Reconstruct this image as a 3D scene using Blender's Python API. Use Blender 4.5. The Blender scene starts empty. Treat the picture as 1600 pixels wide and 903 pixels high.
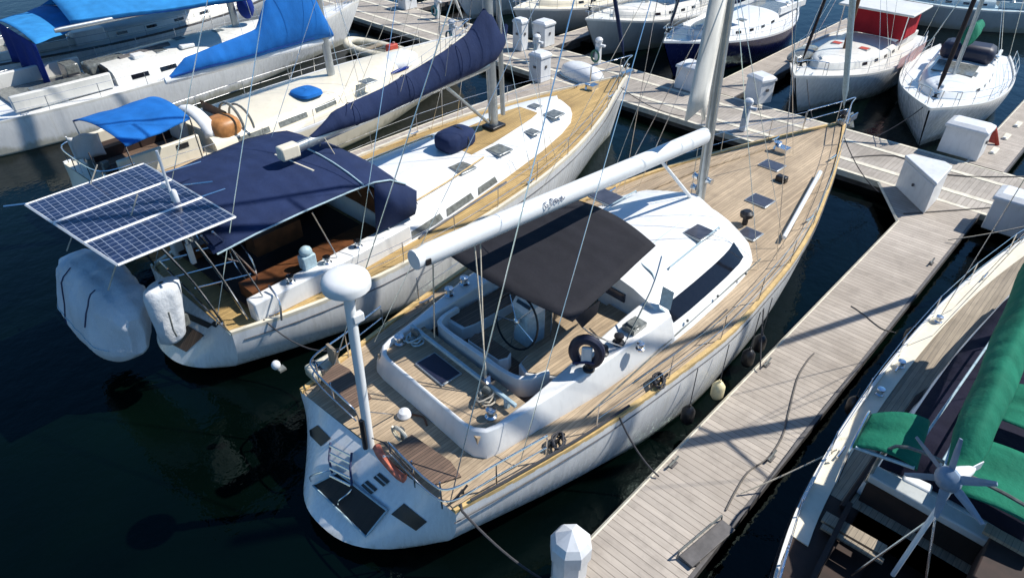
import bpy, math, random
from mathutils import Vector, Matrix
random.seed(7)
SC = bpy.context.scene
COL = SC.collection
V = Vector
R_ = math.radians
# ------------------------------------------------------------------ camera
CAM_H = 11.0
PITCH = R_(36.3)
YAW = R_(43.568)
FOC, CX, CY = 1066.7, 800.0, 451.5
FWD = V((math.cos(YAW), math.sin(YAW), 0)); RT = V((math.sin(YAW), -math.cos(YAW), 0)); UPV = V((0, 0, 1))
DIR = FWD*math.cos(PITCH) - UPV*math.sin(PITCH); CUP = FWD*math.sin(PITCH) + UPV*math.cos(PITCH)
def at(px, py, z):
    r = DIR*FOC + RT*(px-CX) - CUP*(py-CY)
    t = (z-CAM_H)/r.z
    return V((r.x*t, r.y*t, z))
cam = bpy.data.cameras.new('camera'); cam.lens = 24; cam.sensor_width = 36; cam.clip_start = .1; cam.clip_end = 3000
co = bpy.data.objects.new('camera', cam); COL.objects.link(co)
co.location = (0, 0, CAM_H); co.rotation_euler = (R_(90)-PITCH, 0, YAW-R_(90)); SC.camera = co
# ------------------------------------------------------------------ light
SUN_AZ, SUN_EL = R_(-35), R_(50)
w = bpy.data.worlds.new('World'); SC.world = w; w.use_nodes = True
nt = w.node_tree; nt.nodes.clear()
out = nt.nodes.new('ShaderNodeOutputWorld'); bg = nt.nodes.new('ShaderNodeBackground'); sky = nt.nodes.new('ShaderNodeTexSky')
sky.sky_type = 'NISHITA'; sky.sun_disc = False; sky.sun_elevation = SUN_EL; sky.sun_rotation = R_(90)-SUN_AZ
sky.air_density = 1.0; sky.dust_density = .15; sky.ozone_density = 3.5
bg.inputs[1].default_value = .1
hs = nt.nodes.new('ShaderNodeHueSaturation'); hs.inputs['Saturation'].default_value = 1.25
nt.links.new(sky.outputs[0], hs.inputs['Color']); nt.links.new(hs.outputs[0], bg.inputs[0]); nt.links.new(bg.outputs[0], out.inputs[0])
sl = bpy.data.lights.new('sun', 'SUN'); sl.energy = 4.6; sl.angle = R_(.5); sl.color = (1, .95, .87)
so = bpy.data.objects.new('sun', sl); COL.objects.link(so)
sdir = V((math.cos(SUN_AZ)*math.cos(SUN_EL), math.sin(SUN_AZ)*math.cos(SUN_EL), math.sin(SUN_EL)))
so.rotation_euler = sdir.to_track_quat('Z', 'Y').to_euler(); so.location = sdir*60
SC.view_settings.view_transform = 'Standard'; SC.view_settings.look = 'None'; SC.view_settings.exposure = .42; SC.view_settings.gamma = 1
# ------------------------------------------------------------------ materials
def new_mat(name):
    m = bpy.data.materials.new(name); m.use_nodes = True
    n = m.node_tree; b = n.nodes['Principled BSDF']
    return m, n, b
def noise(n, scale, detail=4, vec=None, rough=.55):
    t = n.nodes.new('ShaderNodeTexNoise'); t.inputs['Scale'].default_value = scale; t.inputs['Detail'].default_value = detail
    t.inputs['Roughness'].default_value = rough
    if vec is not None: n.links.new(vec, t.inputs['Vector'])
    return t
def ramp(n, fac, stops):
    r = n.nodes.new('ShaderNodeValToRGB'); e = r.color_ramp.elements
    e[0].position, e[0].color = stops[0][0], (*stops[0][1], 1); e[1].position, e[1].color = stops[-1][0], (*stops[-1][1], 1)
    for p, c in stops[1:-1]:
        x = e.new(p); x.color = (*c, 1)
    n.links.new(fac, r.inputs[0]); return r
def obj_coord(n, scale=(1, 1, 1), rot=(0, 0, 0)):
    tc = n.nodes.new('ShaderNodeTexCoord'); mp = n.nodes.new('ShaderNodeMapping')
    mp.inputs['Scale'].default_value = scale; mp.inputs['Rotation'].default_value = rot
    n.links.new(tc.outputs['Object'], mp.inputs['Vector']); return mp.outputs[0]
def bump(n, b, h, strength=.3, dist=.02):
    k = n.nodes.new('ShaderNodeBump'); k.inputs['Strength'].default_value = strength; k.inputs['Distance'].default_value = dist
    n.links.new(h, k.inputs['Height']); n.links.new(k.outputs[0], b.inputs['Normal'])
def mixc(n, a, b_, fac, mode='MIX'):
    x = n.nodes.new('ShaderNodeMix'); x.data_type = 'RGBA'; x.blend_type = mode
    for s, val in ((0, fac), (6, a), (7, b_)):
        if hasattr(val, 'is_linked'): n.links.new(val, x.inputs[s])
        elif s == 0: x.inputs[s].default_value = val
        else: x.inputs[s].default_value = (*val, 1)
    return x.outputs[2]
def math_(n, op, a, b_=None):
    x = n.nodes.new('ShaderNodeMath'); x.operation = op
    for i, val in enumerate((a, b_)):
        if val is None: continue
        if hasattr(val, 'is_linked'): n.links.new(val, x.inputs[i])
        else: x.inputs[i].default_value = val
    return x.outputs[0]
def gel(name, c, rough=.3, dirt=.12, spec=.5, scum=False):
    m, n, b = new_mat(name); v = obj_coord(n)
    t = noise(n, 1.3, 6, v); s = noise(n, 9, 5, obj_coord(n, (1, 1, .25)))
    d = tuple(x*(1-dirt*.9) for x in c)
    r = ramp(n, t.outputs[0], [(.3, d), (.62, c)])
    c2 = ramp(n, s.outputs[0], [(.28, tuple(1-dirt*.7 for _ in c)), (.5, (1, 1, 1))])
    col = mixc(n, r.outputs[0], c2.outputs[0], 1.0, 'MULTIPLY')
    if scum:
        tc = n.nodes.new('ShaderNodeTexCoord'); sp = n.nodes.new('ShaderNodeSeparateXYZ'); n.links.new(tc.outputs['Object'], sp.inputs[0])
        ns = noise(n, 3.5, 5, obj_coord(n, (1, 1, .3))); st = noise(n, 5, 3, obj_coord(n, (1, 1, .06)))
        lv = math_(n, 'SUBTRACT', math_(n, 'MULTIPLY', ns.outputs[0], .55), sp.outputs['Z']); mk = n.nodes.new('ShaderNodeMapRange'); mk.inputs[1].default_value = -.06; mk.inputs[2].default_value = .12; mk.inputs[4].default_value = .65
        n.links.new(lv, mk.inputs[0]); col = mixc(n, col, (.3, .29, .2), mk.outputs[0])
        sr = ramp(n, st.outputs[0], [(.56, (1, 1, 1)), (.74, (.93, .92, .89))]); col = mixc(n, col, sr.outputs[0], 1.0, 'MULTIPLY')
    n.links.new(col, b.inputs['Base Color'])
    rr = n.nodes.new('ShaderNodeMapRange'); rr.inputs[3].default_value = rough-.08; rr.inputs[4].default_value = rough+.18
    n.links.new(s.outputs[0], rr.inputs[0]); n.links.new(rr.outputs[0], b.inputs['Roughness'])
    b.inputs['Specular IOR Level'].default_value = spec; b.inputs['Coat Weight'].default_value = .25; b.inputs['Coat Roughness'].default_value = .08
    return m
def plain(name, c, rough=.5, metal=0.0, var=.15, scale=14):
    m, n, b = new_mat(name); t = noise(n, scale, 4, obj_coord(n))
    r = ramp(n, t.outputs[0], [(.3, tuple(x*(1-var) for x in c)), (.7, tuple(min(1, x*(1+var)) for x in c))])
    n.links.new(r.outputs[0], b.inputs['Base Color']); b.inputs['Roughness'].default_value = rough; b.inputs['Metallic'].default_value = metal
    return m
def canvas(name, c, wr=.5, sc=1.6):
    m, n, b = new_mat(name); v = obj_coord(n, (1, 1, .7))
    t = noise(n, sc, 5, v); t2 = noise(n, sc*5, 5, v); f = noise(n, 60, 2, v)
    r = ramp(n, t.outputs[0], [(.3, tuple(x*.8 for x in c)), (.7, tuple(min(1, x*1.15) for x in c))])
    r2 = ramp(n, f.outputs[0], [(.3, (.86, .86, .86)), (.7, (1, 1, 1))])
    n.links.new(mixc(n, r.outputs[0], r2.outputs[0], 1.0, 'MULTIPLY'), b.inputs['Base Color'])
    b.inputs['Roughness'].default_value = .85; b.inputs['Specular IOR Level'].default_value = .25
    wv = n.nodes.new('ShaderNodeTexWave'); wv.inputs['Scale'].default_value = .7; wv.inputs['Distortion'].default_value = 6; wv.inputs['Detail'].default_value = 3; wv.inputs['Detail Scale'].default_value = .8
    n.links.new(v, wv.inputs['Vector'])
    h = math_(n, 'ADD', math_(n, 'MULTIPLY', t2.outputs[0], .7), math_(n, 'MULTIPLY', wv.outputs[1], .5))
    bump(n, b, h, wr*.45, .05)
    return m
def planks(name, c, seam, pitch, axis='Y', seamw=.1, var=.25, rough=.7, grain=1.0, stain=.25):
    m, n, b = new_mat(name); tc = n.nodes.new('ShaderNodeTexCoord'); sp = n.nodes.new('ShaderNodeSeparateXYZ')
    n.links.new(tc.outputs['Object'], sp.inputs[0])
    k = math_(n, 'DIVIDE', sp.outputs[axis], pitch); fr = math_(n, 'FRACT', k); fl = math_(n, 'FLOOR', k)
    wn = n.nodes.new('ShaderNodeTexWhiteNoise'); wn.noise_dimensions = '1D'; n.links.new(fl, wn.inputs['W'])
    st = (1.2, 26, 1) if axis == 'Y' else (26, 1.2, 1)
    g = noise(n, 1.6, 5, obj_coord(n, st)); big = noise(n, .55, 5, obj_coord(n)); mid = noise(n, 2.7, 5, obj_coord(n), .65)
    base = ramp(n, wn.outputs[0], [(0, tuple(x*(1-var) for x in c)), (1, tuple(min(1, x*(1+var)) for x in c))])
    gr = ramp(n, g.outputs[0], [(.3, tuple(1-.3*grain for _ in c)), (.65, (1, 1, 1))])
    bl = ramp(n, big.outputs[0], [(.35, (1-stain, 1-stain*1.05, 1-stain*1.1)), (.62, (1, 1, 1))])
    ml = ramp(n, mid.outputs[0], [(.32, (1-stain*.7,)*3), (.5, (1, 1, 1))])
    cc = mixc(n, base.outputs[0], gr.outputs[0], 1.0, 'MULTIPLY'); cc = mixc(n, cc, bl.outputs[0], 1.0, 'MULTIPLY'); cc = mixc(n, cc, ml.outputs[0], 1.0, 'MULTIPLY')
    msk = math_(n, 'LESS_THAN', fr, seamw)
    n.links.new(mixc(n, cc, seam, msk), b.inputs['Base Color']); b.inputs['Roughness'].default_value = rough
    bump(n, b, math_(n, 'SUBTRACT', 1.0, msk), .5, .004)
    return m
def solar_mat():
    m, n, b = new_mat('solar cells'); tc = n.nodes.new('ShaderNodeTexCoord'); sp = n.nodes.new('ShaderNodeSeparateXYZ'); n.links.new(tc.outputs['Object'], sp.inputs[0])
    def line(ax, pitch, wd):
        fr = math_(n, 'FRACT', math_(n, 'DIVIDE', sp.outputs[ax], pitch)); return math_(n, 'LESS_THAN', fr, wd)
    a = math_(n, 'MAXIMUM', line('X', .155, .09), line('Y', .155, .09)); f = line('X', .031, .16)
    t = noise(n, 3, 3, obj_coord(n))
    base = ramp(n, t.outputs[0], [(.3, (.012, .02, .05)), (.7, (.02, .035, .09))])
    c = mixc(n, base.outputs[0], (.06, .08, .15), math_(n, 'MULTIPLY', f, .35)); c = mixc(n, c, (.2, .24, .32), a)
    n.links.new(c, b.inputs['Base Color']); b.inputs['Roughness'].default_value = .13
    return m
def water_mat():
    m, n, b = new_mat('harbour water'); v = obj_coord(n)
    t = noise(n, .11, 3, v); r = ramp(n, t.outputs[0], [(.35, (.0002, .0007, .001)), (.65, (.0008, .0038, .0026))])
    n.links.new(r.outputs[0], b.inputs['Base Color'])
    b.inputs['Roughness'].default_value = .04; b.inputs['IOR'].default_value = 1.33; b.inputs['Specular IOR Level'].default_value = .34; b.inputs['Specular Tint'].default_value = (.6, .85, .8, 1)  # reflection dimmed and tinted green, standing in for dark surroundings not modelled
    a = noise(n, 1.1, 4, v); c = noise(n, 6, 3, v)
    bump(n, b, math_(n, 'ADD', a.outputs[0], math_(n, 'MULTIPLY', c.outputs[0], .16)), .22, .12)
    return m
M = {}
M['white'] = gel('white gelcoat', (.78, .79, .78))
M['hullwhite'] = gel('white hull gelcoat', (.78, .79, .78), .22, .12, .5, True)
M['white2'] = gel('off white gelcoat', (.7, .69, .64), .4, .16)
M['cream'] = gel('cream gelcoat', (.74, .68, .54), .4, .1, .5, True)
M['grey_hull'] = gel('pale grey hull paint', (.42, .45, .45), .4, .15, .5, True)
M['navy_hull'] = gel('navy hull paint', (.008, .014, .075), .2, .1)
M['dark_hull'] = gel('dark hull paint', (.02, .015, .018), .3, .1)
M['bottom'] = plain('antifouling paint', (.012, .02, .05), .7)
M['boxwhite'] = gel('moulded plastic box', (.72, .74, .75), .45, .17)
M['teak'] = planks('weathered teak deck', (.52, .4, .265), (.2, .15, .1), .075, 'Y', .1, .14, .7)
M['teak_gold'] = planks('golden teak deck', (.56, .38, .15), (.16, .11, .05), .07, 'Y', .12, .14, .65)
M['teak_dark'] = planks('brown teak grating', (.2, .13, .09), (.02, .015, .012), .06, 'Y', .14, .2, .7)
M['teak_trim'] = plain('varnished toe rail', (.6, .42, .18), .35, 0, .2, 8)
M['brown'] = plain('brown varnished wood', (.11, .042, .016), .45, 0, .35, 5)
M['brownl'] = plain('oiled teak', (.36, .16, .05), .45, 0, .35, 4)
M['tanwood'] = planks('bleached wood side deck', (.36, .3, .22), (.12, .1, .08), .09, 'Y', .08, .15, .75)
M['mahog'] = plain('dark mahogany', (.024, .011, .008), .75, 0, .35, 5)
M['dock'] = planks('weathered pontoon boards', (.455, .405, .35), (.18, .155, .13), .145, 'X', .1, .1, .85, .5, .24)
M['walk'] = planks('weathered walkway boards', (.43, .39, .34), (.22, .195, .165), .145, 'Y', .1, .09, .85, .5, .26)
M['teak_shade'] = planks('shade-darkened teak', (.014, .01, .009), (.006, .005, .005), .06, 'Y', .14, .2, .6)  # near black: shade of swim platform and deep cockpit put into the colour
M['curb'] = plain('pale timber edge', (.62, .58, .47), .7, 0, .2, 4)
M['float'] = plain('grey concrete float', (.09, .085, .08), .8, 0, .4, 3)
M['blackrub'] = plain('black rubber', (.012, .012, .013), .5)
M['rubgrey'] = plain('dark grey bumper strip', (.09, .085, .085), .6, 0, .3, 6)
M['steel'] = plain('stainless steel', (.72, .73, .74), .22, 1, .05)
M['alu'] = plain('anodised spar', (.42, .45, .46), .38, .75, .1, 5)
M['sparw'] = gel('white spar paint', (.78, .8, .8), .3, .06)
M['glass'] = plain('dark tinted glass', (.008, .009, .013), .06)
M['glassgrey'] = plain('grey acrylic hatch', (.06, .065, .085), .12, 0, .2, 4)
M['slate'] = plain('smoky glass', (.15, .16, .15), .15, 0, .4, 9)
M['navy'] = canvas('navy canvas', (.016, .03, .088), .8)
M['navydk'] = canvas('very dark navy canvas', (.006, .006, .022), .9)
M['blue'] = canvas('bright blue canvas', (.01, .14, .47), .5)
M['blue2'] = canvas('sky blue canvas', (.03, .24, .56), .5)
M['bluedk'] = canvas('deep blue canvas', (.004, .025, .2), .5)
M['charcoal'] = canvas('charcoal canvas', (.018, .018, .023), .6)
M['green'] = canvas('sea green canvas', (.008, .16, .095), 1.3)
M['red'] = canvas('red canvas', (.42, .02, .03), .5)
M['pinkw'] = canvas('faded pink canvas', (.45, .3, .3), .4)
M['whitec'] = canvas('white canvas', (.74, .76, .78), .5, 1.2)
M['coverc'] = canvas('creased white boat cover', (.7, .73, .76), 2.6, 1.0)
M['sail'] = canvas('furled sail cloth', (.74, .73, .68), .3)
M['solar'] = solar_mat()
M['rope'] = plain('pale rope', (.5, .45, .36), .9, 0, .3, 40)
M['ropedk'] = plain('dark rope', (.05, .05, .055), .9, 0, .3, 40)
M['hose'] = plain('green hose', (.03, .13, .08), .6)
M['hosegrey'] = plain('grey brown hose', (.11, .1, .09), .7)
M['orange'] = plain('orange buoy skin', (.62, .17, .1), .6, 0, .35, 9)
M['yellow'] = plain('pale yellow plastic', (.7, .62, .38), .5)
M['dark'] = plain('black plastic', (.012, .012, .014), .4)
M['darkblue'] = plain('dark navy vinyl', (.008, .012, .035), .5)
M['cyan'] = plain('pale blue plastic', (.35, .47, .52), .5)
M['blade'] = plain('shade-tinted blade', (.2, .27, .36), .35, 0, .1)  # blue grey puts the shade on the white blades into their colour
M['lettergrey'] = plain('faded grey lettering', (.16, .18, .24), .6)
M['tealp'] = plain('teal plastic', (.02, .16, .19), .5)
M['redp'] = plain('faded red plastic', (.4, .05, .03), .6, 0, .3)
M['decal'] = plain('navy decal', (.02, .03, .09), .5)
M['water'] = water_mat()
# ------------------------------------------------------------------ mesh helpers
class MB:
    def __init__(s): s.v = []; s.f = []; s.m = []
    def add(s, vs, fs, mi=0):
        o = len(s.v); s.v += [tuple(x) for x in vs]; s.f += [tuple(i+o for i in f) for f in fs]; s.m += [mi]*len(fs); return s
    def box(s, c, d, rz=0, mi=0, tx=1, ty=1):
        x, y, z = [k/2 for k in d]; a, b = math.cos(rz), math.sin(rz); P = []
        for k, q, g in ((-1, 1, 1), (1, tx, ty)):
            for i, j in ((-1, -1), (1, -1), (1, 1), (-1, 1)):
                X, Y = i*x*q, j*y*g; P.append((c[0]+X*a-Y*b, c[1]+X*b+Y*a, c[2]+k*z))
        return s.add(P, [(3, 2, 1, 0), (4, 5, 6, 7), (0, 1, 5, 4), (1, 2, 6, 5), (2, 3, 7, 6), (3, 0, 4, 7)], mi)
    def prism(s, pts, z0, z1, mi=0, top=None):
        n = len(pts)
        f0 = z0 if callable(z0) else (lambda p: z0); f1 = z1 if callable(z1) else (lambda p: z1)
        P = [(p[0], p[1], f0(p)) for p in pts]+[(p[0], p[1], f1(p)) for p in pts]
        s.add(P, [tuple(range(n-1, -1, -1))]+[(i, (i+1) % n, n+(i+1) % n, n+i) for i in range(n)], mi)
        o = len(s.v)-2*n; s.f.append(tuple(o+n+i for i in range(n))); s.m.append(mi if top is None else top); return s
    def grid(s, rows, mi=0, closed=False, flip=False):
        n = len(rows[0]); P = [p for r in rows for p in r]; F = []
        for i in range(len(rows)-1):
            for j in range(n if closed else n-1):
                a, b = i*n+j, i*n+(j+1) % n; q = (a, b, b+n, a+n); F.append(q[::-1] if flip else q)
        return s.add(P, F, mi)
    def tube(s, pts, r, n=6, mi=0, closed=False, sx=1.0):
        pts = [V(p) for p in pts]; rows = []; L = len(pts)
        rr = r if isinstance(r, (list, tuple)) else [r]*L
        u = None
        for i, p in enumerate(pts):
            if closed: t = pts[(i+1) % L]-pts[i-1]
            else: t = pts[min(i+1, L-1)]-pts[max(i-1, 0)]
            t.normalize()
            if u is None: u = t.cross(V((0, 0, 1)) if abs(t.z) < .9 else V((1, 0, 0)))
            u = (u-t*u.dot(t)).normalized(); b = t.cross(u)
            rows.append([p+u*(math.cos(a)*rr[i]*sx)+b*(math.sin(a)*rr[i]) for a in [2*math.pi*k/n for k in range(n)]])
        if closed: rows.append(rows[0])
        s.grid(rows, mi, True)
        if not closed:
            for q, fl in ((rows[0], 0), (rows[-1], 1)): s.add(q, [tuple(range(n)) if fl else tuple(range(n-1, -1, -1))], mi)
        return s
    def lathe(s, prof, c=(0, 0, 0), n=16, mi=0, axis=None):
        rows = []; q = axis.to_track_quat('Z', 'Y') if axis is not None else None
        for r, z in prof:
            row = []
            for k in range(n):
                a = 2*math.pi*k/n; p = V((math.cos(a)*r, math.sin(a)*r, z))
                if q: p = q @ p
                row.append(p+V(c))
            rows.append(row)
        s.grid(rows, mi, True)
        s.add(rows[0], [tuple(range(n-1, -1, -1))], mi); s.add(rows[-1], [tuple(range(n))], mi); return s
    def ell(s, c, d, n=14, m=9, mi=0, p=1.0, zmin=-1):
        rows = []
        for i in range(m+1):
            a = -math.pi/2+math.pi*i/m; row = []
            sg = lambda x: math.copysign(abs(x)**p, x)
            for k in range(n):
                b = 2*math.pi*k/n
                row.append((c[0]+d[0]*sg(math.cos(a))*sg(math.cos(b)), c[1]+d[1]*sg(math.cos(a))*sg(math.sin(b)), c[2]+d[2]*max(zmin, sg(math.sin(a)))))
            rows.append(row)
        return s.grid(rows, mi, True)
    def build(s, name, mats, parent=None, smooth=35, bev=0, sub=0):
        me = bpy.data.meshes.new(name); me.from_pydata(s.v, [], s.f); me.validate()
        for k in (mats if isinstance(mats, (list, tuple)) else [mats]): me.materials.append(M[k])
        if len(me.polygons) == len(s.m): me.polygons.foreach_set('material_index', s.m)
        if smooth:
            me.polygons.foreach_set('use_smooth', [True]*len(me.polygons)); me.set_sharp_from_angle(angle=R_(smooth))
        me.update()
        o = bpy.data.objects.new(name, me); COL.objects.link(o); o.parent = parent
        if bev:
            b = o.modifiers.new('bevel', 'BEVEL'); b.width = bev; b.segments = 2; b.limit_method = 'ANGLE'; b.angle_limit = R_(40)
        return o
def tag(o, label=None, cat=None, group=None, kind=None):
    if label: o['label'] = label
    if cat: o['category'] = cat
    if group: o['group'] = group
    if kind: o['kind'] = kind
    return o
class Thing:
    def __init__(s, name, label, cat, loc=(0, 0, 0), deg=0, group=None):
        s.e = bpy.data.objects.new(name, None); s.e.empty_display_size = .2; COL.objects.link(s.e)
        s.e.location = loc; s.e.rotation_euler = (0, 0, R_(deg)); tag(s.e, label, cat, group)
        s.o = V(loc); s.c, s.s = math.cos(R_(deg)), math.sin(R_(deg)); s.deg = deg
    def loc(s, p): q = V(p)-s.o; return V((q.x*s.c+q.y*s.s, -q.x*s.s+q.y*s.c, q.z))
    def wor(s, p): p = V(p); return s.o+V((p.x*s.c-p.y*s.s, p.x*s.s+p.y*s.c, p.z))
    def l(s, px, py, z): return s.loc(at(px, py, z))
    def solve(s, px, py, fn):          # height on the sight ray where fn changes sign
        lo, hi = -1.0, 10.6
        flo = fn(s.l(px, py, lo)) > 0
        for _ in range(50):
            m = (lo+hi)/2
            if (fn(s.l(px, py, m)) > 0) == flo: lo = m
            else: hi = m
        return s.l(px, py, (lo+hi)/2)
    def first(s, px, py, fn, z1, z0=-.1, n=240):   # first sign change going down the sight ray
        f0 = fn(s.l(px, py, z1)) > 0
        for i in range(1, n+1):
            z = z1+(z0-z1)*i/n; p = s.l(px, py, z)
            if (fn(p) > 0) != f0: return p
        return s.l(px, py, .6)
    def v(s, px, py, w): return s.solve(px, py, lambda p: p.y-w)
    def on(s, px, py, zf): return s.solve(px, py, lambda p: p.z-zf(p.x))
    def part(s, name, mb, mat, par=None, label=None, **k):
        o = mb.build(name, mat, par or s.e, **k)
        if label: o['label'] = label
        return o
def copy_tree(o, parent=None):
    c = o.copy(); COL.objects.link(c); c.parent = parent
    for ch in [x for x in o.children]: copy_tree(ch, c)
    return c
def lerp(x, xs, ys):
    if x <= xs[0]: return ys[0]
    for i in range(len(xs)-1):
        if x <= xs[i+1]: return ys[i]+(ys[i+1]-ys[i])*(x-xs[i])/(xs[i+1]-xs[i])
    return ys[-1]
def smooth_lerp(x, xs, ys):            # Catmull-Rom through the points
    if x <= xs[0]: return ys[0]
    if x >= xs[-1]: return ys[-1]
    i = max(k for k in range(len(xs)-1) if xs[k] <= x)
    t = (x-xs[i])/(xs[i+1]-xs[i]); h = xs[i+1]-xs[i]
    d = lambda k: (ys[min(k+1, len(xs)-1)]-ys[max(k-1, 0)])/(xs[min(k+1, len(xs)-1)]-xs[max(k-1, 0)])
    a, b = ys[i], ys[i+1]
    return (2*t**3-3*t**2+1)*a+(t**3-2*t**2+t)*h*d(i)+(-2*t**3+3*t**2)*b+(t**3-t**2)*h*d(i+1)
def sag(a, b, d, n=10):
    a, b = V(a), V(b); return [a.lerp(b, i/n)-V((0, 0, d*4*(i/n)*(1-i/n))) for i in range(n+1)]
def curve(pts, n=6):                   # smooth polyline through points
    pts = [V(p) for p in pts]; o = []
    for i in range(len(pts)-1):
        p0, p1, p2, p3 = pts[max(i-1, 0)], pts[i], pts[i+1], pts[min(i+2, len(pts)-1)]
        for k in range(n):
            t = k/n; o.append(.5*((2*p1)+(p2-p0)*t+(2*p0-5*p1+4*p2-p3)*t*t+(3*p1-p0-3*p2+p3)*t**3))
    return o+[pts[-1]]
# ------------------------------------------------------------------ boats
def tuck(q): return 1-.36*q**3 if q < .8 else .816*(1-.7*((q-.8)/.2)**1.5)
def scoop(q): return q/.8 if q < .8 else 1-.6*(q-.8)/.2
class Boat(Thing):
    """Local frame: x forward from the transom, y to port, z up from the water."""
    def shape(s, L, beam, sheer):
        s.L = L; s.bu = [L*k for k, _ in beam]; s.bh = [h for _, h in beam]; s.su = [L*k for k, _ in sheer]; s.sz = [z for _, z in sheer]
        return s
    skew = 0.0
    def sk(s, u, y): return u-s.skew*y*max(0, 1-u/(.3*s.L))**2 if u < .3*s.L else u
    def hb(s, u): return max(.02, smooth_lerp(u, s.bu, s.bh))
    def zd(s, u): return smooth_lerp(u, s.su, s.sz)
    def hull(s, mat, hw=.86, us=0.0, ub=.9, bulge=0.0, stripe=None, N=44, flare=1.4, zlow=0.0, rnd=0.0, name='hull'):
        L = s.L; K = 15; mb = MB(); T = [1-(1-i/N)**1.35 for i in range(N+1)]
        def sec(t):
            ud = t*L; h = s.hb(ud); z = s.zd(ud); uw = us+t*(ub*L-us); wl = s.hb(ud)*(hw-(.28 if t > .6 else 0)*((t-.6)/.4 if t > .6 else 0))
            P = []
            for k in range(K+1):
                q = k/K; f = rnd*max(0, 1-t/.3)**2; P.append((ud+(uw-ud)*q**1.1, (h+(wl-h)*q**flare)*(1-f)+f*h*tuck(q), z*(1-q)+zlow*q))
            P.append((uw+(.15*L*(.5-t))*.2, P[-1][1]*.8, zlow-.35)); P.append((uw+(.15*L*(.5-t))*.5, .0, zlow-.8)); return P
        S = [sec(t) for t in T]
        bl = lambda k: (bulge*scoop(k/K) if k <= K else bulge*.2) if rnd else bulge*min(1, k/K)*(1-max(0, k-K)*.25)
        for sg in (-1, 1):
            rows = [[(p[0]-s.skew*sg*p[1]*max(0, 1-t/.3)**2, sg*p[1], p[2]) for p in r] for r, t in zip(S, T)]
            mb.grid(rows, 0, flip=(sg > 0))
            if stripe:
                pass
        tr = []
        for k, p in enumerate(S[0]):
            row = []
            for j in range(21):
                y = -1+2*j/20; row.append((p[0]-bl(k)*(1-abs(y)**2.5)-s.skew*y*p[1], y*p[1], p[2]))
            tr.append(row)
        mb.grid(tr, 0, flip=True)
        # antifouling band: faces just above and below the water
        for i, f in enumerate(mb.f):
            if max(mb.v[j][2] for j in f) < zlow+.02: mb.m[i] = 1
        def tx(y, z):
            q = min(1, max(0, 1-z/s.zd(0))); h = s.hb(0); lat = (h+(h*hw-h)*q**flare)*(1-rnd)+rnd*h*tuck(q)
            return us*q**1.1-s.skew*y-bulge*(scoop(q) if rnd else q)*(1-min(1, abs(y/lat)**2.5))
        s.transom_x = tx
        return s.part(name, mb, [mat, 'bottom'], smooth=50)
    def deck(s, mat, inset=.03, camber=.06, u0=0.0, u1=None, dz=-.01, name='deck', N=40):
        u1 = u1 or s.L*.995; rows = []
        for i in range(N+1):
            u = u0+(u1-u0)*i/N; h = max(.01, s.hb(u)-inset); z = s.zd(u)+dz
            rows.append([(s.sk(u, h*j), h*j, z+camber*(1-j*j)) for j in (-1, -.8, -.5, -.2, .2, .5, .8, 1)])
        return s.part(name, MB().grid(rows), mat)
    def edge_strip(s, mat, name, wd=.05, ht=.05, inset=0.0, u0=0.0, u1=None, dz=0.0, label=None):
        u1 = u1 or s.L; N = 46
        for sg in (-1, 1):
            rows = []
            for i in range(N+1):
                u = u0+(u1-u0)*i/N; h = max(.015, s.hb(u)-inset); z = s.zd(u)+dz; hi = max(.0, h-wd)
                v = s.sk(u, sg*h); rows.append([(v, sg*h, z-.02), (v, sg*h, z+ht), (v, sg*hi, z+ht), (v, sg*hi, z-.02)])
            mb = MB().grid(rows, 0, True, flip=(sg < 0)); mb.add(rows[0], [(0, 1, 2, 3)]); mb.add(rows[-1], [(3, 2, 1, 0)])
            s.part(name, mb, mat)
    def house(s, name, plan, levels, crown, mat, uf_shrink=1.0, aft_rake=0.0, bev=0, par=None, zref=None):
        """plan: (u, halfwidth) starboard from aft to the front tip; levels: (height, inset)."""
        W = max(h for _, h in plan); u0 = plan[0][0]; u1 = plan[-1][0]; Lh = u1-u0
        zf = zref or s.zd
        def ring(dz, ins):
            st = []
            for u, h in plan:
                q = max(0, 1-ins/W); uu = u0+aft_rake*dz+(u-u0)*(1-ins*uf_shrink*1.3/Lh)
                st.append((uu, -h*q, zf(uu)+dz))
            return st+[(p[0], -p[1], p[2]) for p in reversed(st)]
        rows = [ring(*l) for l in levels]
        top = rows[-1]
        for q, cz in ((.8, .5), (.5, .85), (.2, 1), (0.001, 1.0)):
            rows.append([(p[0]-(1-q)*.12*(p[0]-u0-Lh*.5)*0, p[1]*q, p[2]+crown*cz) for p in top])
        mb = MB().grid(rows, 0, True)
        o = s.part(name, mb, mat, par, smooth=40)
        if bev:
            b = o.modifiers.new('bevel', 'BEVEL'); b.width = bev; b.segments = 2; b.limit_method = 'ANGLE'; b.angle_limit = R_(40)
        def side(u, dz):
            for (d0, i0), (d1, i1) in zip(levels, levels[1:]):
                if d0 <= dz <= d1: ins = i0+(i1-i0)*(dz-d0)/(d1-d0); break
            else: ins = levels[-1][1]
            uu = u0+(u-u0-aft_rake*dz)/(1-ins*uf_shrink*1.3/Lh)
            return lerp(uu, [p[0] for p in plan], [p[1] for p in plan])*max(0, 1-ins/W)
        s.side = side; s.zf = zf; s.crown = lambda u: zf(u)+levels[-1][0]
        return o
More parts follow.
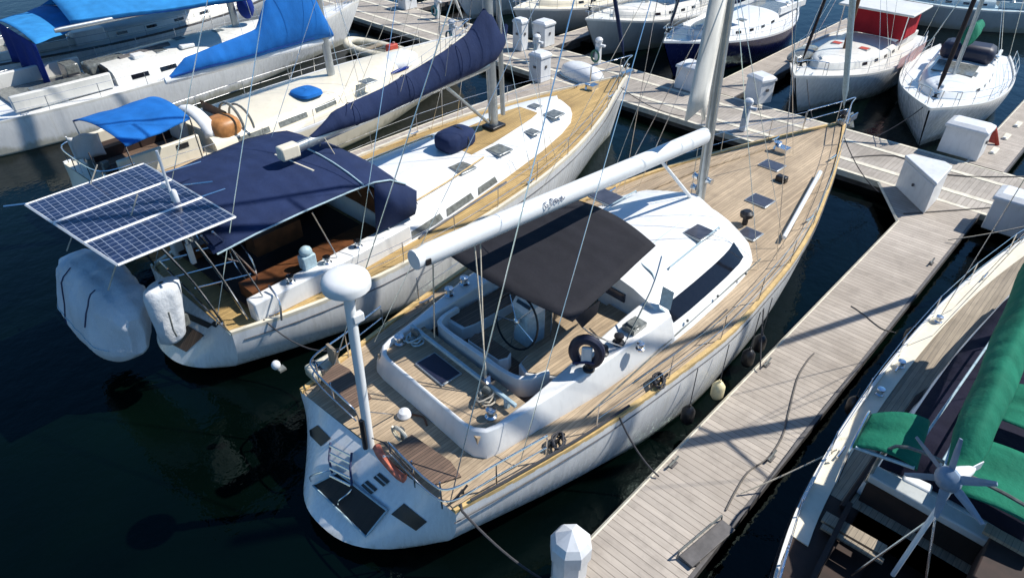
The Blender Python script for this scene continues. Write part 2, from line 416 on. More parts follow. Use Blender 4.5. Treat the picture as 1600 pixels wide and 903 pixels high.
    def window(s, u0, u1, d0, d1, sg=-1, mat='glass', par=None, slant=0.0, slant1=0.0, out=.012, name='window', n=8):
        rows = []
        for i in range(n+1):
            row = []
            for k in range(3):
                q = k/2; u = u0+slant*q+(u1+slant1*q-u0-slant*q)*i/n; dz = d0+(d1-d0)*q
                row.append((u, sg*(s.side(u, dz)+out), s.zf(u)+dz+out*.3))
            rows.append(row)
        mb = MB().grid(rows, 0, flip=(sg > 0))
        return s.part(name, mb, mat, par)
    def hatch(s, u, w, z, lu=.5, lw=.5, mat='glassgrey', tilt=0.0, par=None, frame='alu'):
        f = MB().box((u, w, z+.02), (lu, lw, .045)); fo = s.part('hatch', f, frame, par, bev=.012)
        g = MB().box((u, w, z+.046), (lu-.07, lw-.07, .012)); s.part('pane', g, mat, fo if par is None else par); return fo
    def stanchions(s, us, h=.62, sides=(-1, 1), inset=.06, r=.013, lines=2, u_ends=None):
        for sg in sides:
            tops = []
            for u in us:
                y = sg*(s.hb(u)-inset); z = s.zd(u); mb = MB().tube([(u, y, z), (u, y+sg*.01, z+h)], r); mb.box((u, y, z+.03), (.07, .05, .05))
                s.part('stanchion', mb, 'steel'); tops.append((u, y+sg*.01, z+h-.01))
            ends = u_ends or (us[0], us[-1]); mb = MB()
            for k in range(lines):
                P = [(u, y, z-k*h*.48) for u, y, z in tops]; mb.tube(P, .007, 5)
            s.part('lifeline', mb, 'steel')
    def pulpit(s, back=1.3, h=.65, fwd=.1, name='pulpit', r=.016):
        u = s.L; mb = MB(); b = u-back
        P = []
        for sg in (-1, 1):
            y = sg*max(.06, s.hb(b)-.06); P.append([(b, y, s.zd(b)), (b+.06, y, s.zd(b)+h)])
        mid = (u+fwd, 0, s.zd(u)+h+.05)
        side = lambda sg: (u-.35, sg*max(.12, s.hb(u-.35)*.9), s.zd(u)+h+.04)
        mb.tube(curve([P[0][1], side(-1), mid, side(1), P[1][1]]), r)
        for p in P: mb.tube(p, r)
        for sg in (-1, 1):
            q = side(sg); mb.tube([q, (u-.4, q[1]*.75, s.zd(u-.4))], r)
        low = [((a[0]), a[1], a[2]-h*.45) for a in (P[0][1], side(-1), (u, 0, mid[2]), side(1), P[1][1])]; mb.tube(curve(low), r*.8)
        s.part(name, mb, 'steel')
    def winch(s, u, w, z, r=.1, h=.2, par=None, mat='steel'):
        s.part('winch', MB().lathe([(r*1.15, 0), (r*1.15, h*.2), (r*.75, h*.35), (r*.72, h*.65), (r, h*.85), (r*.95, h), (r*.3, h+.01)], (u, w, z), 14), [mat], par)
    def cleat(s, u, w, z, rz=0.0, k=1.0, mat='steel'):
        mb = MB(); c, q = math.cos(rz), math.sin(rz)
        mb.tube([(u-.14*k*c, w-.14*k*q, z+.075*k), (u-.05*k*c, w-.05*k*q, z+.06*k), (u+.05*k*c, w+.05*k*q, z+.06*k), (u+.14*k*c, w+.14*k*q, z+.075*k)], .017*k)
        for d in (-.05, .05): mb.tube([(u+d*k*c, w+d*k*q, z), (u+d*k*c, w+d*k*q, z+.06*k)], .016*k)
        s.part('cleat', mb, mat)
    def mast(s, u, z0, z1, rake=.5, r=.12, mat='alu', spreaders=(), name='mast', chain=None):
        mb = MB(); mb.tube([(u, 0, z0), (u-rake*.5, 0, (z0+z1)/2), (u-rake, 0, z1)], r, 14, sx=.72)
        o = s.part(name, mb, mat); tx = lambda z: u-rake*(z-z0)/(z1-z0); s.mx = tx
        ch = chain or s.hb(u)-.1
        rig = MB()
        for sg in (-1, 1):
            prev = (u-.1, sg*ch, s.zd(u))
            for z, wd in spreaders:
                sp = MB().tube([(tx(z), 0, z), (tx(z)-.25, sg*wd, z+.08)], [.05, .03], 8); s.part('spreader', sp, mat, o)
                rig.tube([prev, (tx(z)-.25, sg*wd, z+.08)], .009, 5); prev = (tx(z)-.25, sg*wd, z+.08)
            rig.tube([prev, (tx(z1), 0, z1-.1)], .009, 5)
            zz = spreaders[0][0] if spreaders else z1*.6
            rig.tube([(u+.45, sg*(ch-.1), s.zd(u)), (tx(zz), 0, zz-.1)], .008, 5); rig.tube([(u-.75, sg*(ch-.1), s.zd(u)), (tx(zz), 0, zz-.1)], .008, 5)
        s.part('shroud', rig, 'steel')
        return o
    def stay(s, a, b, r=.012, mat='steel', name='backstay'): return s.part(name, MB().tube([a, b], r, 6), mat)
    def furl(s, a, b, r=.075, mat='sail', drum=True, name='furled_headsail'):
        a, b = V(a), V(b); d = (b-a); mb = MB().tube([a+d*.03, a+d*.06, a+d*.4, a+d*.9, a+d*.97], [.02, r, r, r*.6, .02], 10)
        o = s.part(name, mb, mat); m2 = MB().tube([a, b], .014, 6); s.part('forestay', m2, 'steel')
        if drum: s.part('furling_drum', MB().lathe([(.1, 0), (.1, .03), (.05, .05), (.05, .12), (.1, .14), (.1, .17)], a+d.normalized()*.15, 14, 0, d.normalized()), 'dark')
        return o
    def boom(s, a, b, r=.12, mat='alu', name='boom', sx=.75):
        return s.part(name, MB().tube([a, V(a).lerp(V(b), .03), b], [r*.8, r, r], 14, sx=sx), mat)
    def cover(s, top, bot, wfun, mat, name='sail_cover', n=40, battens=0):
        """sail cover from its top and bottom outline (u, z) in the centre plane."""
        tu, tz = zip(*sorted(top)); bu, bz = zip(*sorted(bot)); u0, u1 = max(tu[0], bu[0]), min(tu[-1], bu[-1]); rows = []
        rnd = random.Random(5)
        for i in range(n+1):
            u = u0+(u1-u0)*i/n; a, b = lerp(u, bu, bz), lerp(u, tu, tz); hw = wfun((u-u0)/(u1-u0))
            e = min(1, .12+2.8*min(i, n-i)/n*3); row = []
            for k in range(16):
                g = 2*math.pi*k/16; zz = (1-math.cos(g))/2; ww = hw*math.sin(g)*(1.25-.75*zz)*e**.5
                ww += .012*math.sin(u*3+zz*5)+rnd.uniform(-.004, .004)
                row.append((u, ww, a+(b-a)*zz*(e if i < n/2 else e)))
            rows.append(row)
        mb = MB().grid(rows, 0, True); mb.add(rows[0], [tuple(range(15, -1, -1))]); mb.add(rows[-1], [tuple(range(16))])
        return s.part(name, mb, mat, smooth=60)
    def canopy(s, name, corners, crown, mat, sagf=.03, drop=.0, n=12, thick=.02, par=None, label=None, scallop=0.0):
        """awning stretched over four corners a(aft stbd) b(fwd stbd) c(fwd port) d(aft port)."""
        a, b, c, d = [V(p) for p in corners]; rows = []; low = []
        for i in range(n+1):
            t = i/n; p, q = a.lerp(b, t), d.lerp(c, t); row = []
            for j in range(n+1):
                r = j/n; x = p.lerp(q, r); x.z += crown*(1-(2*r-1)**2) - sagf*math.sin(math.pi*t)*(1+.8*math.sin(math.pi*4*t+1))*.6
                x.x += scallop*math.sin(math.pi*r)*(t-.5)*2
                row.append(x)
            rows.append(row)
        if drop:
            rows = [[r[0]+V((0, -.03, -drop))]+r+[r[-1]+V((0, .03, -drop))] for r in rows]
        o = s.part(name, MB().grid(rows), mat, par, smooth=60, label=label)
        m = o.modifiers.new('thick', 'SOLIDIFY'); m.thickness = thick; m.offset = -1
        return o
def fender(label, top, r=.13, h=.5, mat='dark', group=None, lift=.4, horizontal=False):
    x, y, z = top; t = Thing('fender', label, 'fender', (x, y, z-lift-h), 0, group)
    mb = MB().lathe([(.02, 0), (r*.6, .03), (r, .12), (r*1.02, h*.5), (r, h-.12), (r*.6, h-.03), (.03, h), (.03, h+.05)], (0, 0, 0), 14)
    t.part('fender_body', mb, mat); t.part('lanyard', MB().tube([(0, 0, h+.04), (0, 0, h+lift)], .01, 5), 'ropedk'); return t
def line(label, pts, r=.014, mat='rope', cat='rope', name='mooring_line', group=None, n=6):
    pts = [V(p) for p in pts]; c = pts[0].copy()
    o = MB().tube([p-c for p in pts], r, n).build(name, mat); o.location = c
    return tag(o, label, cat, group)
# ------------------------------------------------------------------ main yacht
def rect_on(T, px4, fn, off, n=4):
    """patch over four photo corners lying on a surface of the boat"""
    Q = [V((p[0], p[1], 0)) for p in px4]; rows = []
    for i in range(n+1):
        a, b = Q[0].lerp(Q[3], i/n), Q[1].lerp(Q[2], i/n); rows.append([T.first(*a.lerp(b, j/n).xy, fn, T.zd(0))+V(off) for j in range(n+1)])
    return rows
def teak_yacht():
    B = Boat('sailing_yacht', 'large white yacht with teak decks, black bimini and bare white boom beside the wide pontoon', 'sailing yacht', (4.2, 7.5, 0), -3.0)
    B.skew = .1; B.shape(18.1, [(0, 2.13), (.075, 2.4), (.175, 2.7), (.25, 2.84), (.34, 2.96), (.39, 2.98), (.47, 2.84), (.557, 2.64), (.65, 2.27), (.755, 1.69), (.83, 1.24), (.93, .55), (1, .02)],
            [(0, 1.45), (.166, 1.6), (.33, 1.82), (.5, 2.0), (.66, 2.15), (1, 2.4)])
    zd = B.zd
    B.hull('hullwhite', hw=.91, us=.0, ub=.935, bulge=1.22, flare=2.0, rnd=1.0)
    B.deck('teak', .02, .05)
    B.edge_strip('teak_trim', 'toe_rail', .09, .07)
    B.edge_strip('teak', 'covering_board', .22, .004, .1, u0=.05, u1=17.5, dz=.012)
    # pale rubbing stripe along the topsides
    for sg in (-1, 1):
        P = []
        for i in range(41):
            u = .15+17.4*i/40; P.append((u-.1*i/40*0, sg*(B.hb(u)*1.0+.004), zd(u)-.17))
        B.part('rubbing_stripe', MB().tube(P, .012, 5), 'rubgrey')
    # ---- transom
    tf = lambda p: p.x-B.transom_x(p.y, p.z)
    for nm, q in (('transom_hatch', ((480, 675), (497, 664), (518, 685), (502, 697))), ('transom_hatch', ((612, 803), (632, 786), (668, 815), (651, 829)))):
        B.part(nm, MB().grid(rect_on(B, q, tf, (-.012, 0, .012)), 0, flip=True), 'dark')
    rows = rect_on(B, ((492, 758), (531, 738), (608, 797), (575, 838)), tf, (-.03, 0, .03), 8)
    sp = B.part('swim_platform', MB().grid(rows, 0, flip=True), 'teak_shade')
    rim = [rows[0][i] for i in range(9)]+[rows[i][8] for i in range(1, 9)]+[rows[8][8-i] for i in range(1, 9)]+[rows[8-i][0] for i in range(1, 8)]
    B.part('platform_rim', MB().tube([p+V((-.01, 0, .01)) for p in rim], .02, 5, 0, True), 'cyan', sp)
    for x, y in ((578, 760), (597, 748)):
        vt = B.part('vent', MB().grid(rect_on(B, ((x-13, y-2), (x-3, y-10), (x+13, y+4), (x+3, y+12)), tf, (-.014, 0, .014), 3), 0, flip=True), 'dark')
        B.part('vent_bar', MB().tube([B.first(x-8, y-6, tf, 1.45)+V((-.02, 0, .02)), B.first(x+8, y+8, tf, 1.45)+V((-.02, 0, .02))], .014, 5), 'cyan', vt)
    lad = B.part('boarding_ladder', MB().tube([B.first(523, 690, tf, 1.45)+V((-.08, 0, .05)), B.first(522, 715, tf, 1.45)+V((-.1, 0, .05)), B.first(524, 738, tf, 1.45)+V((-.06, 0, .04))], .022, 7)
           .tube([B.first(556, 706, tf, 1.45)+V((-.08, 0, .05)), B.first(555, 730, tf, 1.45)+V((-.1, 0, .05)), B.first(555, 758, tf, 1.45)+V((-.06, 0, .04))], .022, 7), 'decal')
    for k in range(5):
        y = 698+k*11.5; B.part('rung', MB().tube([B.first(523, y-3, tf, 1.45)+V((-.09, 0, .05)), B.first(555.5, y+13, tf, 1.45)+V((-.09, 0, .05))], .024, 6), 'steel', lad)
    B.part('grab_rail', MB().tube(curve([B.first(487, 752, tf, 1.45)+V((-.01, 0, .02)), B.first(492, 746, tf, 1.45)+V((-.07, 0, .1)), B.first(515, 738, tf, 1.45)+V((-.07, 0, .1)), B.first(521, 735, tf, 1.45)+V((-.01, 0, .02))], 4), .014), 'steel')
    B.part('grab_rail', MB().tube(curve([B.first(553, 762, tf, 1.45)+V((-.01, 0, .02)), B.first(548, 772, tf, 1.45)+V((-.08, 0, .06)), B.first(536, 782, tf, 1.45)+V((-.08, 0, .06)), B.first(530, 790, tf, 1.45)+V((-.01, 0, .02))], 4), .014), 'steel')
    # ---- after coaming ring: lazarette walls, sides and cockpit walls
    so_, si = [], []
    outer = [(1.12, 0), (1.12, -1.2), (1.16, -1.48), (1.3, -1.68), (1.55, -1.76), (2.4, -1.87), (3.85, -2.1), (5.3, -2.22), (5.95, -2.25)]
    top_o = [(1.24, 0), (1.24, -1.15), (1.28, -1.38), (1.42, -1.56), (1.62, -1.63), (2.4, -1.74), (3.85, -1.95), (5.3, -2.06), (5.95, -2.08)]
    top_i = [(1.3, 0), (1.3, -1.12), (1.34, -1.32), (1.46, -1.48), (1.64, -1.54), (2.4, -1.56), (3.85, -1.5), (5.3, -1.42), (5.95, -1.4)]
    ztop = lambda u: lerp(u, [1.1, 2.3, 3.85, 5.95], [2.02, 2.08, 2.25, 2.42])
    def loop(pts, z): L = [(u, w, z(u)) for u, w in pts]; return [(a, -b, c) for a, b, c in reversed(L)][:-1]+L
    rows = [loop(outer, lambda u: zd(u)+.0), loop(outer, lambda u: zd(u)+.1), loop(top_o, ztop), loop(top_i, ztop), loop(top_i, lambda u: 1.7+.02*u)]
    co_ = B.part('coaming', MB().grid(rows, 0), 'white', bev=.03)
    # lazarette deck of dark teak, traveller arch, cockpit well
    B.part('lazarette_deck', MB().prism([(1.25, -1.5), (2.45, -1.6), (2.45, 1.6), (1.25, 1.5)], 1.6, 1.93), 'teak')
    B.hatch(1.84, .32, 1.93, .5, .85, 'darkblue')
    tb = B.part('mainsheet_track', MB().box((2.14, 0.02, 2.12), (.07, 3.1, .07)).box((2.14, 1.3, 2.0), (.09, .09, .2)).box((2.14, -1.3, 2.0), (.09, .09, .2)), 'cyan', bev=.01)
    B.part('mainsheet_car', MB().box((2.14, -.78, 2.2), (.18, .22, .1)).box((2.14, -.78, 2.28), (.1, .05, .12)), 'steel', tb)
    # aft cockpit wall, curved ends
    wall = curve([(3.2, 1.45, 0), (2.72, 1.38, 0), (2.55, 1.1, 0), (2.55, 0, 0), (2.57, -.75, 0), (2.72, -1.15, 0), (3.2, -1.35, 0)], 5)
    inn = [p+(V((4, 0, 0))-V((p.x, p.y, 0))).normalized()*.1 for p in wall]
    rows = [[(p.x, p.y, 1.6) for p in wall], [(p.x, p.y, 2.12) for p in wall], [(p.x, p.y, 2.12) for p in inn], [(p.x, p.y, 1.5) for p in inn]]
    B.part('cockpit_wall', MB().grid(rows), 'white', bev=.012)
    B.part('cockpit_sole', MB().prism([(2.6, -1.45), (5.95, -1.45), (5.95, 1.5), (2.6, 1.5)], 1.55, 1.66), 'teak_dark')
    # benches
    def bench(pts, z, name='bench'):
        b = B.part(name, MB().prism(pts, 1.6, z), 'white', bev=.02)
        c = V((sum(p[0] for p in pts)/len(pts), sum(p[1] for p in pts)/len(pts), 0))
        q = [tuple((V((p[0], p[1], 0))-c)*.94+c) for p in pts]
        return b, q
    st_pts = [(2.95, -.95), (3.05, -.66), (3.35, -.58), (5.9, -.62), (5.9, -1.45), (3.3, -1.42)]
    b, q = bench(st_pts, 1.96); B.part('bench_top', MB().prism(q, 1.96, 1.985), 'teak', b)
    pt_pts = [(2.75, 1.35), (2.85, .8), (3.25, .72), (3.6, .75), (3.6, 1.5), (3.0, 1.5)]
    b, q = bench([(2.9, 1.42), (2.95, .92), (3.2, .86), (5.9, .8), (5.9, 1.45)], 1.96); B.part('bench_top', MB().prism(q, 1.96, 1.985), 'teak_dark', b)
    b, q = bench([(2.78, .55), (2.82, -.35), (3.0, -.42), (3.15, -.35), (3.15, .5), (3.0, .6)], 2.0, 'helm_seat'); B.part('bench_top', MB().prism(q, 2.0, 2.02), 'teak_dark', b)
    # cockpit table, leaf open
    t = B.part('cockpit_table', MB().box((4.95, .02, 2.3), (1.15, .5, .05)).box((4.95, .02, 1.95), (.5, .12, .66)), 'tanwood', bev=.02)
    # pedestal, wheel and instruments
    pd = B.part('helm_pedestal', MB().prism([(3.72, -.2), (4.2, -.26), (4.32, .0), (4.2, .26), (3.72, .2)], 1.66, 2.52), 'cyan', bev=.05)
    B.part('instrument_pod', MB().add([(3.72, -.3, 2.5), (4.2, -.34, 2.56), (4.2, .34, 2.56), (3.72, .3, 2.5), (3.86, -.28, 2.7), (4.24, -.32, 2.86), (4.24, .32, 2.86), (3.86, .28, 2.7)],
           [(3, 2, 1, 0), (4, 5, 6, 7), (0, 1, 5, 4), (1, 2, 6, 5), (2, 3, 7, 6), (3, 0, 4, 7)]), 'boxwhite', pd, bev=.03)
    B.part('display', MB().add([(3.79, -.19, 2.625), (3.79, .19, 2.625), (3.835, .19, 2.685), (3.835, -.19, 2.685)], [(3, 2, 1, 0)]), 'glass', pd)
    for y in (-.1, .12):
        B.part('compass', MB().ell((4.05, y, 2.82), (.08, .08, .09), 12, 8), 'dark' if y < 0 else 'orange', pd)
    wc = V((3.62, 0, 2.33)); wn = V((-1, 0, .28)).normalized(); up = wn.cross(V((0, 1, 0))).normalized()
    ring = [wc+V((0, 1, 0))*.58*math.cos(a)+up*.58*math.sin(a) for a in [2*math.pi*i/28 for i in range(28)]]
    wh = B.part('steering_wheel', MB().tube(ring, .022, 7, 0, True), 'dark')
    for k in range(5):
        a = 2*math.pi*k/5+.3; B.part('spoke', MB().tube([wc, wc+V((0, 1, 0))*.57*math.cos(a)+up*.57*math.sin(a)], .011, 5), 'steel', wh)
    B.part('hub', MB().lathe([(.07, -.06), (.07, .03), (.03, .05)], wc, 10, 0, wn), 'steel', wh)
    B.part('binnacle_rail', MB().tube(curve([(4.28, .34, 1.7), (4.3, .36, 2.6), (4.3, .3, 3.0), (4.3, -.3, 3.0), (4.3, -.36, 2.6), (4.28, -.34, 1.7)], 5), .018), 'steel')
    # ---- deck saloon
    plan = [(5.85, 2.27), (6.6, 2.28), (7.4, 2.25), (8.2, 2.2), (8.9, 2.12), (9.45, 1.95), (9.8, 1.7), (10.03, 1.35), (10.17, .9), (10.24, .45), (10.26, .02)]
    cab = B.house('deck_saloon', plan, [(-.02, 0), (.24, .13), (.29, .18), (.62, .54), (.7, .66), (.73, .8)], .2, 'white', .55, .0, bev=.02)
    for sg in (-1, 1):
        B.window(6.1, 9.05, .31, .58, sg, 'glass', cab, .1, -.02, n=10)
        B.part('window_surround', MB().grid([[(u, sg*(B.side(u, d)+.006), zd(u)+d) for d in (.32, .45, .58)] for u in (5.95, 6.0, 6.05)], 0, flip=(sg > 0)), 'cyan', cab)
    # after bulkhead with companionway and sliding hatch
    B.part('companionway', MB().box((5.86, .1, 2.2), (.06, .75, .85)), 'glass', cab)
    for y in (-.75, .95): B.part('bulkhead_panel', MB().box((5.83, y, 2.3), (.04, .5, .2)), 'glassgrey', cab)
    roof = lambda u, w: zd(u)+.73+lerp(abs(w)/1.47, [0, .2, .5, .8, 1], [.2, .2, .17, .1, 0])
    def roof_hatch(px, py, lu, lw):
        p = B.solve(px, py, lambda p: p.z-roof(p.x, p.y)); return B.hatch(p.x, p.y, roof(p.x, p.y)-.015, lu, lw, 'glassgrey', par=None)
    roof_hatch(1092, 364, .6, .5); roof_hatch(952, 311, .62, .9)
    for sg in (-1, 1):
        B.part('roof_rail', MB().tube([(6.9, sg*1.28, roof(6.9, 1.28)+.0), (6.92, sg*1.28, roof(6.9, 1.28)+.06), (8.9, sg*1.2, roof(8.9, 1.2)+.06), (8.92, sg*1.2, roof(8.9, 1.2))], .018), 'cyan')
        B.part('roof_rail', MB().tube(curve([(6.4, sg*1.3, roof(6.3, 1.3)-.0), (6.5, sg*1.15, roof(6.4, 1.1)+.02), (6.55, sg*.9, roof(6.4, .9)+.02), (6.6, sg*.75, roof(6.4, .8))], 4), .018), 'cyan')
        B.part('panel_seam', MB().tube([(6.9, sg*.55, roof(6.9, .55)+.002), (9.0, sg*.45, roof(9.0, .45)-.01)], .012, 4), 'cyan')
    B.part('spray_screen', MB().grid([[(6.02+.02*j, w, 2.45+.22*j) for j in range(3)] for w in (-2.0, -1.72)], 0), 'cyan', label='small pale glass panel at the aft end of the cabin side')
    # coaming gear
    for (px, py, r, h) in ((920, 577, .1, .2), (966, 536, .1, .2), (1000, 545, .08, .14), (942, 552, .1, .16)):
        p = B.on(px, py, ztop); B.winch(p.x, p.y, p.z, r, h, mat='steel' if r < .1 else 'dark')
    B.part('line_clutch', MB().box((5.15, -1.78, 2.41), (.42, .3, .12)).box((5.1, -1.78, 2.49), (.2, .24, .06)), 'slate', bev=.01)
    B.part('line_clutch', MB().box((5.15, 1.78, 2.41), (.42, .3, .12)).box((5.1, 1.78, 2.49), (.2, .24, .06)), 'slate', bev=.01)
    for u, w in ((1.75, 1.45), (1.75, -1.3), (3.3, 1.75), (3.75, 1.78), (4.6, 1.8)): B.winch(u, w, ztop(u) if u > 2 else 1.94, .1, .2)
    for u in (6.4, 7.5, 8.6): B.part('deck_light', MB().ell((u, -2.22, zd(u)+.26), (.035, .03, .035), 8, 6), 'slate')
    # side deck fittings
    for px, py in ((868, 695), (1031, 600)):
        p = B.on(px, py, zd); B.cleat(p.x, p.y, p.z, 0, 1.6, 'dark')
    for px, py in ((720, 775), ):
        p = B.on(px, py, zd); B.cleat(p.x, p.y, p.z, .2, 1.3, 'dark')
    for u in (3.2, 9.6, 15.4): B.cleat(u, B.hb(u)-.2, zd(u), 0, 1.4)
    B.cleat(15.4, -B.hb(15.4)+.2, zd(15.4), 0, 1.4); B.cleat(11.9, -B.hb(11.9)+.2, zd(11.9), 0, 1.4)
    B.part('genoa_track', MB().tube([(u, -B.hb(u)+.45, zd(u)+.05) for u in (4.5, 5.5, 6.5, 7.5)], .02, 5), 'rubgrey')
    B.part('handrail', MB().tube([(u, -2.3+.04*(u-4), zd(u)+.12) for u in (3.2, 5, 7, 8.5, 9.5)], .018, 6), 'slate')
    # foredeck
    for px, py, lu, lw in ((1206, 261, .55, .62), (1187, 316, .55, .62), (1171, 368, .5, .5)):
        p = B.on(px, py, zd); B.hatch(p.x, p.y, zd(p.x)+.02, lu, lw, 'glassgrey')
    p = B.on(1163, 352, zd); B.part('dorade_vent', MB().lathe([(.07, 0), (.07, .2), (.16, .26), (.17, .36), (.1, .42)], p, 12), 'dark')
    p = B.on(1222, 240, zd); B.part('windlass', MB().box(p+V((0, 0, .1)), (.3, .35, .2)).lathe([(.12, 0), (.08, .1), (.12, .2)], p+V((.0, .2, .1)), 12), 'steel')
    p = B.on(1220, 285, zd); B.part('deck_box', MB().box(p+V((0, 0, .1)), (.2, .3, .2)), 'dark', bev=.03)
    B.part('spinnaker_pole', MB().tube([(10.6, -B.hb(10.6)+.5, zd(10.6)+.16), (14.2, -B.hb(14.2)+.4, zd(14.2)+.16)], [.05, .06], 10), 'sparw', label='white pole lashed along the starboard side deck')
    B.part('deck_coaming', MB().tube([(9.9, 1.9, zd(9.9)+.05), (12, 1.55, zd(12)+.05), (15.5, .6, zd(15)+.05)], .05, 6), 'teak')
    B.part('anchor_roller', MB().box((18.05, 0, 2.5), (.7, .22, .1)).box((18.3, .14, 2.55), (.5, .03, .2)).box((18.3, -.14, 2.55), (.5, .03, .2)), 'steel')
    B.part('anchor', MB().tube([(17.6, 0, 2.6), (18.5, 0, 2.6), (18.75, 0, 2.35)], .035).add([(18.75, 0, 2.3), (18.3, .25, 2.25), (18.2, 0, 2.15), (18.3, -.25, 2.25)], [(0, 1, 2), (0, 2, 3), (0, 3, 1), (1, 3, 2)]), 'slate')
    B.pulpit(1.6, .7, .25)
    B.stanchions([3.1, 5.0, 6.6, 8.2, 9.9, 11.7, 13.6, 15.3, 16.5], .68)
    # pushpit round the stern, solid gratings seats, gate
    for sg in (-1, 1):
        mb = MB(); e = lambda u: sg*(B.hb(u)-.07)
        a = curve([(2.0, e(2.0), 2.2), (1.0, e(1.0), 2.14), (.2, e(.3), 2.1), (.02, sg*1.75, 2.08), (.02, sg*.7, 2.08), (.1, sg*.5, 1.85), (.1, sg*.5, 1.5)], 5); mb.tube(a, .02)
        mb.tube([p-V((0, 0, .3)) for p in a[:-7]], .014)
        for u, y in ((2.0, e(2.0)), (1.0, e(1.0)), (.12, sg*1.9), (.05, sg*1.25)): mb.tube([(u, y, 1.45), (u, y, 2.12)], .016)
        B.part('pushpit', mb, 'steel')
        B.part('stern_seat', MB().prism([(.1, sg*.62), (.1, sg*1.72), (.55, sg*1.9), (.62, sg*1.55), (.5, sg*.62)], 1.86, 1.9), 'teak_dark')
    B.part('outboard_bracket', MB().box((.55, 2.02, 1.98), (.06, .3, .45)), 'tanwood')
    # radar pole
    pole = B.part('radar_pole', MB().tube([(0.0, .02, 1.46), (.05, .02, 3.2), (.1, .03, 4.86)], .085, 14), 'sparw')
    B.part('pole_bracket', MB().box((.16, -.02, 4.35), (.2, .12, .16)), 'boxwhite', pole, bev=.02)
    B.part('pole_cable', MB().tube([(-.1, 0, 1.5), (-.1, -.02, 1.9), (-.08, 0, 2.2)], .05, 6), 'dark', pole)
    B.part('radome', MB().lathe([(.2, -.1), (.3, -.06), (.37, .0), (.375, .1), (.35, .17), (.28, .225), (.16, .255), (.02, .265)], (.1, .03, 4.95), 24), 'white', pole)
    B.part('pole_brace', MB().tube([(.05, .02, 2.3), (.75, .3, 1.5)], .014), 'steel', pole)
    # bimini, slightly arched
    B.canopy('bimini', [(3.2, -1.82, 3.62), (6.05, -1.42, 3.72), (6.05, 1.5, 3.72), (3.0, 1.7, 3.62)], .09, 'charcoal', .015, .0, 14, thick=.014, scallop=.22)
    for u, sg in ((3.3, 1), (3.3, -1), (5.9, 1), (5.9, -1)): B.part('bimini_hoop', MB().tube(curve([(4.6, sg*1.95, 2.3), (u+(4.6-u)*.3, sg*1.8, 3.1), (u+.1, sg*1.62, 3.6)], 4), .016), 'steel')
    B.part('bimini_flap', MB().grid([[(3.3, -1.78, 3.63), (4.0, -1.76, 3.64)], [(3.5, -1.8, 3.3), (3.9, -1.79, 3.4)]]), 'charcoal')
    # rig
    B.mast(9.98, 2.05, 21.0, 1.1, .15, 'alu', ((8.2, 1.5), (13.5, 1.2)), chain=2.3)
    B.part('mast_collar', MB().lathe([(.32, 0), (.3, .08), (.2, .16), (.19, .3)], (9.98, 0, 2.08), 16), 'dark')
    for k in range(4):
        a = .6+k*1.6; B.winch(9.98+.34*math.cos(a), .34*math.sin(a), 2.1, .07, .22, mat='dark')
    for z, sg in ((3.3, 1), (3.3, -1), (3.0, 1)): B.part('mast_winch', MB().lathe([(.08, 0), (.06, .08), (.08, .14)], (9.92, sg*.12, z), 12, 0, V((0, sg, 0))), 'steel')
    ba, bb = V((1.37, 0, 4.87)), V((9.62, 0, 4.5))
    bm = B.boom(ba, bb, .2, 'sparw', sx=.85)
    B.part('boom_fitting', MB().lathe([(.16, -.08), (.17, 0), (.17, .05)], ba, 14, 0, V((-1, 0, .04))), 'sparw', bm); B.part('sheave', MB().box(ba+V((.12, -.15, -.03)), (.1, .06, .1)), 'dark', bm)
    # script mark on the boom side
    d = (bb-ba).normalized(); nrm = V((0, -.86, .5)).normalized(); uv = d.cross(nrm)*-1
    if uv.z < 0: uv = -uv
    c0 = B.v(866, 318, -.14); c0 = ba+d*(c0-ba).dot(d)
    def bp(x, y): x *= .7; y *= .8; return c0+d*x+nrm*.2+uv*y-nrm*(y*y*2.0)
    for st in ([(-.3, .05), (-.38, .07), (-.42, 0), (-.36, -.07), (-.3, -.02), (-.34, 0)], [(-.2, -.06), (-.16, .08), (-.1, .1), (-.08, .02), (-.14, -.06), (-.2, -.06)], [(-.02, .0), (.02, .05), (.08, .0), (.02, -.05), (-.02, 0), (.08, .0), (.12, -.04)], [(.14, .12), (.15, .13)], [(.16, .04), (.17, -.05), (.22, -.02), (.26, .05), (.28, -.04), (.36, .0)]):
        B.part('boom_lettering', MB().tube(curve([bp(x, y) for x, y in st], 4), .009, 4), 'lettergrey', bm)
    rows = []
    for k in range(9):
        y = 190-k*34; p = B.v(1071+(190-y)*.205, y, -.38); rows.append([(p.x, -.38, p.z), ((p.x+9.9)/2-.02, -.17, p.z), tuple(B.v(1099+(190-y)*.19, y, -.02))])
    B.part('furled_sail', MB().grid(rows), 'sail', label='white mainsail luff standing out of the mast slot')
    B.part('boom_vang', MB().tube([(9.85, 0, 2.6), (8.0, 0, 4.4)], [.05, .04], 8), 'sparw')
    B.furl((17.85, 0, 2.55), (9.2, 0, 20.6), .085, 'cyan')
    B.part('inner_forestay', MB().tube([(14.8, 0, 2.35), (9.5, 0, 13)], .01, 5), 'steel')
    for sg in (-1, 1): B.stay((.3, sg*1.9, 1.5), (8.95, 0, 20.7), .011)
    for a, b in (((2.14, -.75, 2.25), (2.6, 0, 4.7)), ((2.14, -.7, 2.25), (2.75, .02, 4.7)), ((2.14, .78, 2.3), (1.7, 0, 4.75))): B.part('mainsheet', MB().tube([a, b], .014, 5), 'rope')
    for sg in (-1, 1):
        B.part('running_backstay', MB().tube([(1.6, sg*2.2, 1.6), (9.2, 0, 15)], .008, 5), 'steel')
